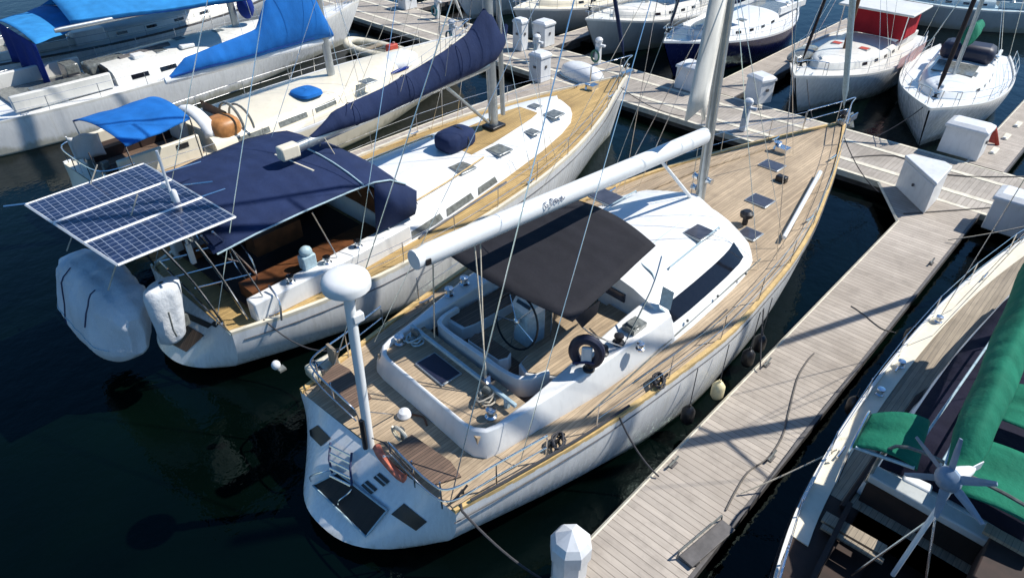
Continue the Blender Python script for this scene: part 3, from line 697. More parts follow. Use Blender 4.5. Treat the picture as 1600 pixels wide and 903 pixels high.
    for u, w in ((4.2, 0), (6.6, 0)): B.part('lazy_jack', MB().tube([(u, .14, 4.75), (9.5, .1, 11)], .007, 4), 'rope')
    for k in range(3): B.part('halyard', MB().tube([(9.78, -.16+.16*k, 2.6), (9.0, -.1+.1*k, 18)], .009, 4), 'rope')
    return B
YA = teak_yacht()
def solid(o, t=.02):
    m = o.modifiers.new('thick', 'SOLIDIFY'); m.thickness = t; m.offset = 0; return o
for ch in YA.e.children:
    if ch.name == 'furled_sail': solid(ch, .05)
def tubes(T, name, mat, segs, z, r=.018, par=None, n=6):
    """tubes between photo points at known heights; z may be a list per point"""
    mb = MB()
    for s in segs:
        P = [T.l(p[0], p[1], p[2] if len(p) > 2 else z) for p in s]; mb.tube(P if len(P) < 3 else curve(P, 4), r, n)
    return T.part(name, mb, mat, par)
# ------------------------------------------------------------------ navy-awning yacht
def navy_yacht():
    B = Boat('sailing_yacht', 'white yacht with large navy awning and solar panels over its stern', 'sailing yacht', (4.0, 14.2, 0), 1.3)
    B.shape(17.8, [(0, 1.95), (.08, 2.4), (.17, 2.72), (.3, 2.86), (.5, 2.72), (.65, 2.3), (.8, 1.5), (.92, .6), (1, .02)], [(0, 1.4), (.3, 1.55), (.6, 1.78), (1, 2.15)])
    zd = B.zd
    B.hull('hullwhite', hw=.92, ub=.95, bulge=.9, flare=2.0, rnd=1.0); B.deck('teak_gold', .02, .05); B.edge_strip('cream', 'toe_rail', .1, .07)
    for sg in (-1, 1): B.part('rubbing_stripe', MB().tube([(.2+17*i/30, sg*(B.hb(.2+17*i/30)+.004), zd(.2+17*i/30)-.22) for i in range(31)], .014, 5), 'rubgrey')
    tf = lambda p: p.x-B.transom_x(p.y, p.z)
    for q, m in ((((280, 500), (320, 524), (292, 550), (266, 536)), 'teak_dark'), (((290, 487), (334, 507), (326, 513), (284, 494)), 'dark'), (((337, 500), (344, 505), (338, 512), (330, 507)), 'dark')):
        B.part('transom_step' if m == 'teak_dark' else 'transom_hatch', MB().grid(rect_on(B, q, tf, (-.015, 0, .012)), 0, flip=True), m)
    # coachroof
    plan = [(4.7, 2.18), (5.2, 2.18), (5.8, 2.12), (7, 2.0), (9, 1.78), (11, 1.5), (12.3, 1.22), (13.1, .95), (13.7, .55), (13.95, .02)]
    cab = B.house('coachroof', plan, [(-.02, 0), (.28, .12), (.42, .3), (.47, .45)], .14, 'white', .8, bev=.02)
    for u0, u1 in ((5.0, 6.2), (6.35, 7.5), (7.7, 8.6)):
        for sg in (-1, 1): B.window(u0, u1, .07, .25, sg, 'slate', cab, .06, -.06)
    rz = lambda u, w: zd(u)+.47+.14*(1-(abs(w)/1.6)**2)
    B.part('roof_teak', MB().grid([[(u, w*k, rz(u, w*k)+.012) for w in (-1, -.5, 0, .5, 1)] for u, k in ((8.6, .75), (9.6, .72), (10.6, .62), (11.6, .5), (12.0, .4))]), 'teak_gold', cab)
    for px, py, a, b in ((780, 235, .6, .6), (722, 263, .6, .6), (832, 207, .35, .4), (866, 179, .55, .5), (836, 167, .35, .4)):
        p = B.solve(px, py, lambda p: p.z-rz(p.x, p.y)); B.hatch(p.x, p.y, rz(p.x, p.y)-.01, a, b, 'slate')
    for sg in (-1, 1):
        B.part('roof_rail', MB().tube(curve([(4.6, sg*1.5, rz(4.6, 1.5)+.06), (7, sg*1.35, rz(7, 1.35)+.07), (8.6, sg*1.15, rz(8.6, 1.15)+.06), (8.7, sg*1.1, rz(8.7, 1.1))], 4), .02), 'teak_trim')
        B.part('genoa_track', MB().tube([(5.2, sg*2.2, zd(5)+.04), (8.8, sg*1.95, zd(8.8)+.04)], .03, 5), 'rubgrey')
    # cockpit: coamings, seats, dark well under the awning
    for sg in (-1, 1):
        B.part('coaming', MB().prism([(.6, sg*2.05), (.6, sg*1.7), (4.8, sg*1.75), (5.0, sg*2.15), (3, sg*2.2)][::sg], lambda p: zd(p[0])-.02, lambda p: zd(p[0])+.52), 'white', bev=.04)
        for u in (1.6, 2.6, 3.5): B.winch(u, sg*1.95, zd(u)+.5, .1, .2)
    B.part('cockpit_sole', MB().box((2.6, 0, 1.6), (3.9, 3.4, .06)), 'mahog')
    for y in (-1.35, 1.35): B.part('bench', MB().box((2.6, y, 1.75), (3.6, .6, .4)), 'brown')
    B.part('companionway', MB().box((4.75, 0, 2.2), (.08, 2.6, 1.2)), 'brown')
    B.part('cockpit_table', MB().box((2.4, 0, 2.05), (1.3, .5, .5)), 'brown')
    rg = MB().tube([(1.1+.0, .9+.55*math.cos(a), 2.3+.55*math.sin(a)) for a in [2*math.pi*i/24 for i in range(24)]], .02, 6, 0, True).tube([(1.1+.0, -.9+.55*math.cos(a), 2.3+.55*math.sin(a)) for a in [2*math.pi*i/24 for i in range(24)]], .02, 6, 0, True)
    B.part('steering_wheel', rg, 'steel')
    p = B.l(478, 396, 2.35); B.part('helm_seat', MB().box((p.x, p.y, 2.15), (.35, .25, .35)).ell((p.x, p.y, 2.4), (.16, .14, .14), 10, 7), 'cyan', bev=.03)
    # awning and spray hood as one stretched skin
    prof = [(.3, 3.24, 1.78), (1.2, 3.34, 1.82), (2.4, 3.4, 1.86), (3.6, 3.42, 1.9), (4.3, 3.4, 1.92), (4.75, 3.3, 1.94), (5.2, 3.02, 1.95), (5.55, 2.7, 1.93), (5.85, 2.3, 1.9)]
    rows = []
    for u, z, h in prof:
        k = 1 if u < 4.5 else (5.9-u)/1.4
        rows.append([(u-.55*(1-abs(j))**0*max(0, abs(j)-.3)**2*(1 if u > 4.5 else .25), h*j*(1.0 if j < 0 else 1.3)+.1, z+.24*(1-j*j)*(.4+.6*k)-.03*math.sin(u*4+j*3)) for j in [-1+2*i/16 for i in range(17)]])
    aw = solid(B.part('awning', MB().grid(rows), 'navy', smooth=70), .02)
    for sg in (-1, 1):
        h_ = lambda h: h*(1.3 if sg > 0 else 1)
        side = [[(u, .1+sg*(h_(h)+.0), z-.02) for u, z, h in prof[3:8]], [(u-.1, .1+sg*(h_(h)+.06), max(2.15, z-.45)) for u, z, h in prof[3:8]], [(u-.2, .1+sg*(h_(h)+.1), 2.12) for u, z, h in prof[3:8]]]
        if sg < 0: side = [r[1:] for r in side]
        solid(B.part('spray_hood_side', MB().grid(side), 'navy', aw), .02)
    B.part('awning_hem', MB().tube([(u, .1-h-.01, z+.0) for u, z, h in prof[:7]], .022, 6), 'cyan', aw)
    B.part('awning_batten', MB().tube([(4.0, .1+1.9*j, 3.44+.24*(1-j*j)) for j in (-1, -.7, -.4, -.1, .2, .5, .8, 1)], .025, 6), 'cyan', aw)
    B.part('awning_batten', MB().tube(curve([B.l(430, 243, 3.62), B.l(490, 268, 3.6)], 3), .04, 6), 'cream', aw)
    fr = MB()
    for u in (.6, 2.6, 4.2):
        for sg in (-1, 1): fr.tube([(u+.3, .05+sg*2.0, zd(u)+.5), (u, .1+sg*1.8, 3.25)], .018)
    B.part('awning_frame', fr, 'steel', aw)
    # mast, boom, cover
    B.mast(10.35, 2.3, 22, .9, .17, 'alu', ((8.5, 1.5), (14, 1.2)), chain=2.3)
    B.part('mast_base', MB().box((10.35, 0, 2.42), (.6, .5, .12)), 'dark', bev=.03)
    B.part('spinnaker_pole', MB().tube([(10.72, -.05, 2.7), (10.4, -.1, 9)], .075, 10), 'alu')
    top = [B.v(x, y, 0) for x, y in ((474, 191), (512, 178), (600, 136), (656, 104), (696, 78), (732, 52), (756, 12))]
    bot = [B.v(x, y, 0) for x, y in ((486, 216), (572, 189), (600, 177), (680, 139), (740, 113), (772, 94), (788, 66))]
    tp = [(p.x, p.z) for p in top]; bt = [(p.x, p.z) for p in bot]; tp.append((max(bt)[0]+.05, max(tp)[1]+.15)); bt.append((max(bt)[0]+.06, max(bt)[1]+.5))
    B.boom((3.3, 0, min(bt)[1]-.12), (10.2, 0, bt[-3][1]-.1), .13, 'alu')
    B.part('boom_end', MB().box((3.25, 0, min(bt)[1]-.12), (.5, .3, .34)), 'cream', bev=.05)
    cv = B.cover(tp, bt, lambda t: .2+.14*t, 'navy')
    for u in (5.2, 7, 8.8): B.part('cover_strap', MB().tube([(u, .36*math.sin(a)*.9, smooth_lerp(u, *zip(*bt))+(smooth_lerp(u, *zip(*tp))-smooth_lerp(u, *zip(*bt)))*(1-math.cos(a))/2) for a in [2*math.pi*i/14 for i in range(15)]], .012, 4), 'navy', cv)
    B.part('boom_vang', MB().tube([(10.1, 0, 2.6), (8.3, 0, 4.3)], .05, 8), 'alu')
    for u in (5, 6.6, 8.2):
        for sg in (-1, 1): B.part('lazy_jack', MB().tube([(u, sg*.25, 4.6), (9.9, sg*.2, 11)], .007, 4), 'rope')
    for sg in (-1, 1): B.part('running_backstay', MB().tube([(3.0, sg*2.4, 1.6), (9.8, 0, 15)], .009, 5), 'steel'); B.stay((-.1, sg*1.5, 1.5), (9.5, 0, 21.5), .011)
    B.furl((17.6, 0, 2.4), (9.6, 0, 21.5), .07, 'navy')
    for a, b in (((4.5, -.9, 2.6), (4.2, 0, 4.2)), ((4.5, .9, 2.6), (4.2, 0, 4.2))): B.part('mainsheet', MB().tube([a, b], .012, 5), 'rope')
    B.pulpit(1.6, .65, .15); B.stanchions([2.4, 4.2, 5.9, 7.6, 9.4, 11.2, 13, 14.7, 16.2], .64)
    for u in (1.0, 9.2, 15.6):
        for sg in (-1, 1): B.cleat(u, sg*(B.hb(u)-.16), zd(u)+.02, 0, 1.2)
    p = B.on(926, 141, zd); B.part('windlass', MB().box(p+V((0, 0, .1)), (.4, .25, .2)).lathe([(.11, 0), (.08, .09), (.11, .18)], p+V((-.1, .18, .03)), 12), 'steel')
    B.part('anchor_roller', MB().box((17.75, 0, 2.25), (.6, .2, .1)), 'steel')
    # stern rails and arch
    tubes(B, 'pushpit', 'steel', [[(252, 408), (292, 398)], [(274, 432), (372, 406)], [(304, 450), (392, 428)], [(306, 392), (348, 382)], [(250, 408), (262, 420), (414, 545, 1.5)][:2]], 2.2, .02)
    tubes(B, 'stern_arch', 'steel', [[(332, 362, 3.9), (360, 388, 3.0), (414, 442, 1.6)], [(314, 368, 3.9), (345, 400, 2.6), (372, 408, 2.2)], [(420, 446, 2.1), (436, 470, 1.9), (440, 500, 1.45)], [(262, 422, 2.2), (300, 460, 1.9), (362, 523, 1.4)]], 2.2, .026)
    for sg in (-1, 1):
        B.part('arch_leg', MB().tube(curve([(.5, sg*1.8, 1.4), (.2, sg*1.75, 2.8), (-.1, sg*1.6, 3.9)], 4), .028).tube(curve([(.05, sg*1.6, 1.4), (-.3, sg*1.6, 2.8), (-.7, sg*1.55, 3.93)], 4), .028), 'steel')
    # solar roof: three framed panels
    cs = [V(p) for p in ((-1.89, 1.79, 4), (-1.55, -1.92, 4), (.78, -1.93, 4), (.62, 1.87, 4))]
    for k in range(3):
        a, b = cs[0].lerp(cs[1], k/3+.004), cs[0].lerp(cs[1], (k+1)/3-.004); d, c = cs[3].lerp(cs[2], k/3+.004), cs[3].lerp(cs[2], (k+1)/3-.004)
        pn = B.part('solar_panel', MB().prism([a, b, c, d], 3.98, 4.01), 'solar')
        fr = MB()
        for p, q in ((a, b), (b, c), (c, d), (d, a)):
            p, q = V(p), V(q); fr.tube([V((p.x, p.y, 4.0)), V((q.x, q.y, 4.0))], .03, 4)
        B.part('panel_frame', fr, 'boxwhite', pn)
    B.part('panel_rail', MB().tube([(-2.2, 2.2, 3.93), (1.3, -.0, 3.93)], .022, 6).tube([(-.2, 2.1, 3.93), (-.2, -2.0, 3.93)], .025, 6).tube([(.5, 1.2, 3.95), (1.6, 1.1, 3.95)], .02, 6).tube([(.7, -.5, 3.95), (1.3, -.55, 3.95)], .02, 6), 'steel')
    p = B.l(300, 402, 2.6)
    an = B.part('antenna_mast', MB().tube([p, p+V((0, 0, 2.55))], .03, 8), 'sparw')
    B.part('antenna_dome', MB().lathe([(.05, 0), (.07, .05), (.06, .3), (.03, .34)], p+V((.04, -.07, 1.35)), 10), 'boxwhite', an)
    B.part('antenna_dome', MB().lathe([(.03, 0), (.07, .03), (.05, .1)], p+V((-.05, .1, 1.7)), 10), 'boxwhite', an)
    B.part('antenna_bracket', MB().box(p+V((0, 0, .1)), (.1, .1, .5)), 'boxwhite', an)
    return B
YB = navy_yacht()
# ------------------------------------------------------------------ cream yacht
def cream_yacht():
    B = Boat('sailing_yacht', 'cream yacht with blue boom cover, square blue awning and flag at its stern', 'sailing yacht', (4.7, 22.7, 0), 3.2)
    B.shape(17.4, [(0, 1.6), (.1, 1.95), (.25, 2.2), (.45, 2.25), (.65, 1.9), (.85, .95), (1, .02)], [(0, 1.25), (.3, 1.3), (.6, 1.45), (1, 1.85)]); zd = B.zd
    B.hull('cream', hw=.92, ub=.93, bulge=.5); B.deck('cream', .02, .05); B.edge_strip('white', 'toe_rail', .08, .06)
    B.part('side_deck_teak', MB().grid([[(u, sg, zd(u)+.02) for sg in (-B.hb(u)+.15, -B.hb(u)+.65)] for u in (.6, 1.5, 2.5, 3.5, 4.5)]), 'teak')
    plan = [(3.6, 1.6), (5, 1.65), (7, 1.6), (9, 1.4), (11, 1.1), (12.5, .75), (13.3, .4), (13.6, .02)]
    cab = B.house('coachroof', plan, [(-.02, 0), (.3, .1), (.42, .25), (.45, .35)], .12, 'cream', .8, bev=.02)
    for a, b in ((4.4, 5.6), (6, 7.2), (7.6, 8.6)):
        B.window(a, b, .08, .26, -1, 'slate', cab)
    rz = lambda u, w: zd(u)+.45+.12*(1-(abs(w)/1.5)**2)
    p = B.solve(479, 147, lambda p: p.z-rz(p.x, p.y)); solid(B.part('hatch_cover', MB().ell((p.x, p.y, p.z+.02), (.5, .55, .16), 16, 8, 0, .6, 0), 'blue'), .01)
    p = B.solve(575, 128, lambda p: p.z-rz(p.x, p.y)); B.hatch(p.x, p.y, rz(p.x, p.y), .55, .5, 'slate')
    # cockpit
    for y in (-1.35, 1.35): B.part('coaming', MB().box((1.9, y, 1.65), (2.6, .16, .75)), 'cream', bev=.04)
    B.part('cockpit_sole', MB().box((1.9, 0, 1.3), (2.8, 2.5, .08)), 'teak_dark')
    for y in (-.95, .95): B.part('bench', MB().box((1.9, y, 1.5), (2.6, .6, .36)), 'mahog')
    B.part('coaming_vent', MB().box((2.6, -1.44, 1.85), (.4, .02, .16)), 'dark')
    pts = [B.l(195, 227, 2.95), B.l(296, 184, 3.0), B.l(232, 153, 3.0), B.l(114, 189, 2.95)]
    aw = B.canopy('cockpit_awning', pts, .22, 'blue', .04, .05, 12)
    for p in pts: B.part('awning_post', MB().tube([p, (p.x+.1, p.y*.95, 1.3)], .02), 'steel', aw)
    # spray hood standing open: white arch, brown inside
    q = B.l(335, 196, 2.0); q.y = max(-1.0, min(.4, q.y))
    arch = lambda u, h, wd: [(u, -.05+wd*math.cos(a), 1.72+h*math.sin(a)) for a in [math.pi*i/14 for i in range(15)]]
    hd = solid(B.part('spray_hood', MB().grid([arch(3.5, .62, 1.15), arch(3.7, .72, 1.2), arch(3.95, .66, 1.2)]), 'whitec', smooth=60), .03)
    q = B.l(346, 190, 2.0); B.part('companion_dome', MB().ell((q.x, q.y, 1.75), (.55, .55, .45), 18, 10, 0, .7, -.3), 'brownl', hd)
    B.part('hood_hoop', MB().tube([(q.x+.35+.0*a, q.y+.75*math.cos(a), 1.8+.72*math.sin(a)) for a in [math.pi*i/12 for i in range(13)]], .045, 6).tube([(q.x+.7, q.y+.75*math.cos(a), 1.75+.62*math.sin(a)) for a in [math.pi*i/12 for i in range(13)]], .04, 6), 'slate', hd)
    B.part('companionway', MB().grid([[(4.62, -1.0, 1.75), (4.62, .9, 1.75)], [(4.55, -.9, 2.25), (4.55, .8, 2.25)]]), 'brown')
    B.part('helm_shelter', MB().box((3.3, .2, 1.85), (.3, .9, .9)), 'grey_hull', bev=.08)
    B.mast(9.55, 1.8, 20, .6, .17, 'alu', ((8, 1.2),), chain=1.9)
    T2 = [B.v(x, y, 0) for x, y in ((258, 98), (300, 86), (360, 62), (400, 46), (414, 0), (450, -30), (500, -24), (516, -6))]
    Bt = [B.v(x, y, 0) for x, y in ((262, 124), (300, 113), (400, 90), (480, 66), (519, 57))]
    cv = B.cover([(p.x, p.z) for p in T2]+[(max(p.x for p in Bt), max(p.z for p in T2)*.97)], [(p.x, p.z) for p in Bt], lambda t: .2+.16*t, 'blue')
    a, b = Bt[0], Bt[-1]; B.boom((a.x-.1, 0, a.z-.05), (b.x, 0, b.z-.08), .12, 'sparw')
    B.part('furled_sail_crease', MB().tube([(a.x, -.18, a.z+.1), (b.x-1, -.3, b.z+.2)], .012, 4), 'bluedk', cv)
    B.furl((17.2, 0, 2.1), (9, 0, 19.6), .06, 'sail')
    B.pulpit(1.5, .6, .1); B.stanchions([1.2, 3, 5, 7, 9, 11, 13, 15], .6)
    mb = MB().tube(curve([(1.0, -1.6, 1.9), (.1, -1.4, 1.9), (-.05, 0, 1.9), (.1, 1.4, 1.9), (1.0, 1.6, 1.9)], 5), .02)
    for y in (-1.4, -.6, .6, 1.4): mb.tube([(.1 if abs(y) > 1 else 0, y, 1.3), (.1 if abs(y) > 1 else 0, y, 1.9)], .016)
    B.part('pushpit', mb, 'steel')
    for u, w in ((.5, -.9), (.6, -.3), (.9, -.7), (.4, .3)): B.part('stern_gear', MB().box((u, w, 1.5), (.22, .18, .4)), 'slate' if w > -.5 else 'mahog', bev=.03)
    B.part('stern_platform', MB().box((-.55, .1, .5), (.7, 2.2, .12)), 'white', bev=.03)
    return B
YC = cream_yacht()
# ------------------------------------------------------------------ white yacht with blue awnings
def blue_awning_yacht():
    B = Boat('sailing_yacht', 'white yacht with sky blue awnings and deep blue curtain beyond the cream yacht', 'sailing yacht', (3.0, 31.4, 0), 2.0)
    B.shape(19.0, [(0, 1.7), (.1, 2.05), (.25, 2.35), (.5, 2.4), (.7, 1.9), (.88, .85), (1, .02)], [(0, 1.2), (.4, 1.3), (.7, 1.5), (1, 1.9)]); zd = B.zd
    B.hull('hullwhite', hw=.93, ub=.93, bulge=.9); B.deck('white', .02, .05); B.edge_strip('white2', 'toe_rail', .07, .07)
    plan = [(5.6, 1.5), (7, 1.55), (9, 1.5), (11, 1.3), (12.6, .9), (13.3, .4), (13.5, .02)]
    cab = B.house('coachroof', plan, [(-.02, 0), (.36, .1), (.5, .25), (.54, .4)], .12, 'white2', .8, bev=.03)
    for a in (6.2, 7.4, 8.6, 9.8): B.window(a, a+.7, .12, .3, -1, 'glass', cab)
    rz = lambda u: zd(u)+.62
    for u, w in ((8, -.5), (9.3, .4), (11, 0)): B.hatch(u, w, rz(u), .5, .5, 'slate')
    for u, w, sx, sy, sz in ((3.2, -1.3, 1.0, .5, .45), (7.0, -.6, .5, .4, .2), (9, -.9, .6, .3, .15)): B.part('deck_locker', MB().box((u, w, zd(u)+sz/2+(.6 if u > 5 else 0)), (sx, sy, sz)), 'white', bev=.04)
    B.part('cockpit_sole', MB().box((3.6, 0, 1.34), (3.2, 2.6, .1)), 'slate')
    for y in (-1.55, 1.55): B.part('coaming', MB().box((3.6, y, 1.62), (3.6, .2, .6)), 'white2', bev=.05)
    B.part('cockpit_bench', MB().box((3.8, -.9, 1.6), (2.2, .6, .4)), 'slate', bev=.03); B.part('helm_console', MB().box((4.6, .3, 1.75), (.5, .8, .7)), 'slate', bev=.03)
    q = B.l(165, 100, 1.75); B.part('awning_shade_block', MB().box((q.x, q.y, 1.72), (1.7, .8, .5)), 'slate', bev=.12); B.part('companionway', MB().box((5.55, -.2, 1.6), (.1, 1.4, .55)), 'dark')  # first block is made up, dark gear that also stands for the awning's shadow
    q = B.l(225, 88, 1.8); B.part('awning_shade_roll', MB().tube(curve([(q.x-1.0, q.y, 1.85), (q.x, q.y+.1, 1.9), (q.x+1.2, q.y+.1, 1.95)], 5), .17, 8), 'rubgrey')  # added dark roll, continues the awning's shadow along the deck
    q = B.l(120, 130, 1.5); B.part('winch_box', MB().box((q.x, q.y, 1.6), (.5, .3, .5)), 'dark', bev=.05)
    pts = [B.l(56, 70, 3.0), B.l(134, 38, 3.05), B.l(72, 8, 3.05), B.l(-6, 33, 3.0)]
    aw = B.canopy('cockpit_awning', pts, .2, 'blue2', .05, .0, 12)
    d, a = pts[3], pts[0]
    rows = [[d.lerp(a, j/10)+V((-.02-.03*math.sin(j*2.2)*k, 0, -k*.32)) for j in range(11)] for k in range(6)]
    solid(B.part('aft_curtain', MB().grid(rows), 'bluedk', smooth=60), .02)
    pts = [B.l(108, 33, 3.5), B.l(395, -6, 3.8), B.l(330, -70, 3.8), B.l(40, -20, 3.5)]
    aw2 = B.canopy('boom_awning', pts, .5, 'blue2', .06, .12, 14)
    B.part('awning_seam', MB().tube([(p.x, p.y-.03, p.z-.12) for p in sag(pts[0], pts[1], .02)], .02, 5), 'bluedk', aw2)
    B.mast(11.9, 1.9, 20, .6, .17, 'alu', ((8, 1.2),), chain=2.1)
    B.boom((4.5, 0, 3.4), (11.8, 0, 3.4), .1, 'alu')
    B.part('mast_cover', MB().ell((12.4, -.3, 2.9), (.35, .45, .55), 12, 8), 'bluedk')
    B.furl((18.8, 0, 2.2), (11.3, 0, 19.6), .06, 'sail'); B.pulpit(1.5, .6, .1); B.stanchions([1, 2.8, 4.6, 6.4, 8.2, 10, 11.8, 13.6, 15.4, 17], .6)
    B.part('pushpit', MB().tube(curve([(1.0, -1.8, 1.85), (.1, -1.5, 1.85), (-.05, 0, 1.85), (.1, 1.5, 1.85), (1, 1.8, 1.85)], 5), .02).tube([(.1, -1.5, 1.2), (.1, -1.5, 1.85)], .018), 'steel')
    tf = lambda p: p.x-B.transom_x(p.y, p.z)
    for k in range(3): B.part('transom_fitting', MB().ell((B.transom_x(-.5-.3*k, .8)-.01, -.5-.3*k, .8), (.03, .05, .05), 8, 6), 'decal')
    for u in (2, 7, 13): B.cleat(u, -B.hb(u)+.15, zd(u)+.02, 0, 1.1)
    return B
YD = blue_awning_yacht()
# ------------------------------------------------------------------ wooden ketch with green covers, beside the pontoon
def green_boat():
    B = Boat('sailing_yacht', 'dark wooden boat with green canvas covers and bleached side decks beside the wide pontoon', 'sailing yacht', (5.4, -.4, 0), -.6)
    B.shape(17.6, [(0, 1.0), (.08, 1.5), (.18, 1.85), (.35, 2.05), (.55, 1.98), (.72, 1.6), (.87, .95), (1, .02)], [(0, 1.5), (.3, 1.32), (.6, 1.42), (1, 2.0)]); zd = B.zd
    B.hull('dark_hull', hw=.85, ub=.9, bulge=.4); B.deck('tanwood', .02, .05, u0=3.55)
    for sg in (-1, 1): B.part('side_deck', MB().grid([[(u, sg*y, zd(u)+.005) for y in (max(.3, min(1.05, B.hb(u)-.3)), B.hb(u)-.02)] for u in (.4, .8, 1.4, 2.0, 2.8, 3.6)], 0, flip=(sg < 0)), 'mahog')
    B.part('stern_deck', MB().grid([[(u, y*B.hb(u)*.97, zd(u)) for y in (-1, 0, 1)] for u in (.02, .3, .7)]), 'mahog')
    B.part('cockpit_lining', MB().grid([[(u, sg*1.06, z) for u in (.6, 3.7)] for sg, z in ((-1, 1.4), (-1, .7), (1, .7), (1, 1.4))]), 'teak_shade')
    B.edge_strip('cream', 'covering_board', .3, .012, .05, u0=2.3, u1=17, dz=.015); B.edge_strip('white2', 'toe_rail', .06, .12); B.edge_strip('mahog', 'rub_rail', .06, -.08, -.04, dz=-.12)
    # deckhouse
    plan = [(3.9, 1.24), (5, 1.28), (7, 1.25), (9, 1.15), (11, .95), (12, .6), (12.3, .02)]
    cab = B.house('deckhouse', plan, [(-.02, 0), (.1, .01), (.55, .1), (.6, .16)], .1, 'white', .5, bev=.015)
    B.part('house_foot', MB().tube([(u, 1.25+.03 if u < 8 else 1.05, zd(u)+.04) for u in (3.4, 5, 7, 8)], .05, 6), 'mahog', cab)
    for a in (4.0, 5.2, 6.4, 7.6): B.window(a, a+.8, .2, .44, 1, 'glass', cab)
    solid(B.part('deckhouse_cover', MB().grid([[(u, 1.12*j*k, zd(u)+.62+.12*(1-j*j)+.01*math.sin(u*6+j*4)) for j in [-1+i/4 for i in range(9)]] for u, k in ((4.1, 1), (5.5, 1), (6.6, 1), (7.8, .98), (9, .9), (10.4, .8), (11.4, .66))]), 'navydk'), .02)
    B.part('roof_rail', MB().tube([(4.5, .8, 2.2), (4.52, .8, 2.28), (8.5, .7, 2.35), (8.52, .7, 2.2)], .022), 'cyan')
    B.part('roof_rail', MB().tube([(4.5, .4, 2.25), (4.52, .4, 2.33), (8.5, .35, 2.4), (8.52, .35, 2.25)], .022), 'cyan')
    # cockpit
    B.part('cockpit_sole', MB().box((2.0, 0, .76), (2.9, 2.1, .06)), 'teak_shade')
    B.part('coaming', MB().prism([(.6, .92), (3.4, 1.16), (3.4, 1.24), (.6, 1.0)], 1.1, 1.62), 'mahog'); B.part('coaming', MB().prism([(.6, -1.0), (3.4, -1.24), (3.4, -1.16), (.6, -.92)], 1.1, 1.62), 'mahog')
    B.part('cockpit_bench', MB().prism([(.7, .5), (3.3, .6), (3.3, 1.15), (.7, .9)], .8, 1.12), 'mahog'); B.part('cockpit_bench', MB().prism([(.7, -.9), (3.3, -1.15), (3.3, -.6), (.7, -.5)], .8, 1.12), 'mahog')
    p = B.l(1335, 830, 1.55); B.part('bench_board', MB().box((p.x, p.y, 1.5), (.22, .95, .05), .05).box((p.x-.2, p.y-.05, 1.5), (.1, .95, .04), .05), 'tanwood')
    B.part('bridge_deck', MB().box((3.78, 0, 2.06), (.3, 2.3, .16)), 'grey_hull', bev=.03); B.part('bulkhead', MB().box((3.82, 0, 1.65), (.12, 2.3, .66)), 'mahog'); B.part('louvre_door', MB().box((3.74, -.2, 1.7), (.05, .7, .5)), 'teak_shade')
    p = B.l(1432, 757, 2.1); B.part('winch_base', MB().box(p, (.2, .42, .14), .1), 'boxwhite', bev=.04)
    B.part('companion_door', MB().box((3.25, -.95, 1.95), (.9, .8, .55)), 'mahog', bev=.03)
    B.part('door_trim', MB().box((3.72, -.95, 2.26), (.2, 1.0, .06)), 'tanwood')
    # covers
    G = [B.l(1429, 731, 2.7), B.l(1450, 656, 2.8), B.l(1366, 647, 2.65), B.l(1337, 699, 2.55)]
    dg = B.canopy('spray_hood', G, .1, 'green', .05, .04, 10); B.part('hood_frame', MB().tube(curve([G[3]+V((0, .05, -.9)), G[3]+V((0, .06, .0)), G[2]+V((0, .08, .0)), G[2]+V((.1, .08, -.8))], 5), .025), 'steel', dg)
    B.part('hood_hem', MB().tube([G[3], G[0]], .03, 6), 'cyan', dg)
    G2 = [B.l(1650, 850, 2.7), B.l(1690, 760, 2.75), B.l(1527, 684, 2.75), B.l(1500, 772, 2.7)]
    B.canopy('cockpit_awning', G2, .1, 'green', .06, .05, 12)
    G3 = [B.l(1700, 735, 2.75), B.l(1720, 640, 2.75), B.l(1585, 600, 2.75), B.l(1560, 655, 2.75)]
    B.canopy('cockpit_awning', G3, .1, 'green', .06, .05, 12)
    p0 = B.l(1487, 748, 3.5); u0 = p0.x; w0 = p0.y
    cv = B.cover([(u0, 3.7), (u0+.6, 3.95), (5.4, 4.05), (7, 4.2), (9.2, 4.6), (9.6, 4.8)], [(u0, 3.5), (5.4, 3.48), (7, 3.46), (9.2, 3.45), (9.6, 3.5)], lambda t: .24+.12*t, 'green'); bo = B.boom((u0-.15, 0, 3.46), (9.6, 0, 3.4), .1, 'sparw'); cv.rotation_euler.z = bo.rotation_euler.z = .06
    B.part('cover_lacing', MB().tube([(u0+.1, .15, 3.5), (u0+1, .2, 3.5), (5.5, .22, 3.48)], .02, 5), 'cyan', cv)
    B.part('boom_gallows', MB().tube(curve([(3.7, 1.15, 1.9), (3.75, 1.0, 2.85), (3.75, 0, 3.0), (3.75, -1.0, 2.85), (3.7, -1.15, 1.9)], 5), .03), 'slate')
    B.mast(9.9, 1.9, 19, .4, .16, 'alu', ((8.5, 1.2),), chain=1.8)
    B.furl((17.5, 0, 2.2), (9.6, 0, 18.6), .1, 'darkblue')
    B.pulpit(2.0, .6, .5); B.stanchions([1.0, 2.6, 4.4, 6.2, 8, 9.8, 11.6, 13.4, 15], .6, (1, -1), .05)
    mb = MB().tube(curve([(1.6, 1.5, 2.0), (.5, 1.15, 2.05), (.1, .5, 2.08), (.05, 0, 2.1), (.1, -.5, 2.08), (.5, -1.15, 2.05), (1.6, -1.5, 2.0)], 5), .022).tube(curve([(1.6, 1.5, 1.75), (.5, 1.15, 1.78), (.1, .4, 1.8), (.1, -.4, 1.8), (.5, -1.15, 1.78)], 5), .016)
    for u, y in ((1.6, 1.5), (.5, 1.15), (.1, .5), (.1, -.5), (.5, -1.15)): mb.tube([(u, y, 1.45), (u, y, 2.05)], .018)
    B.part('pushpit', mb, 'steel')
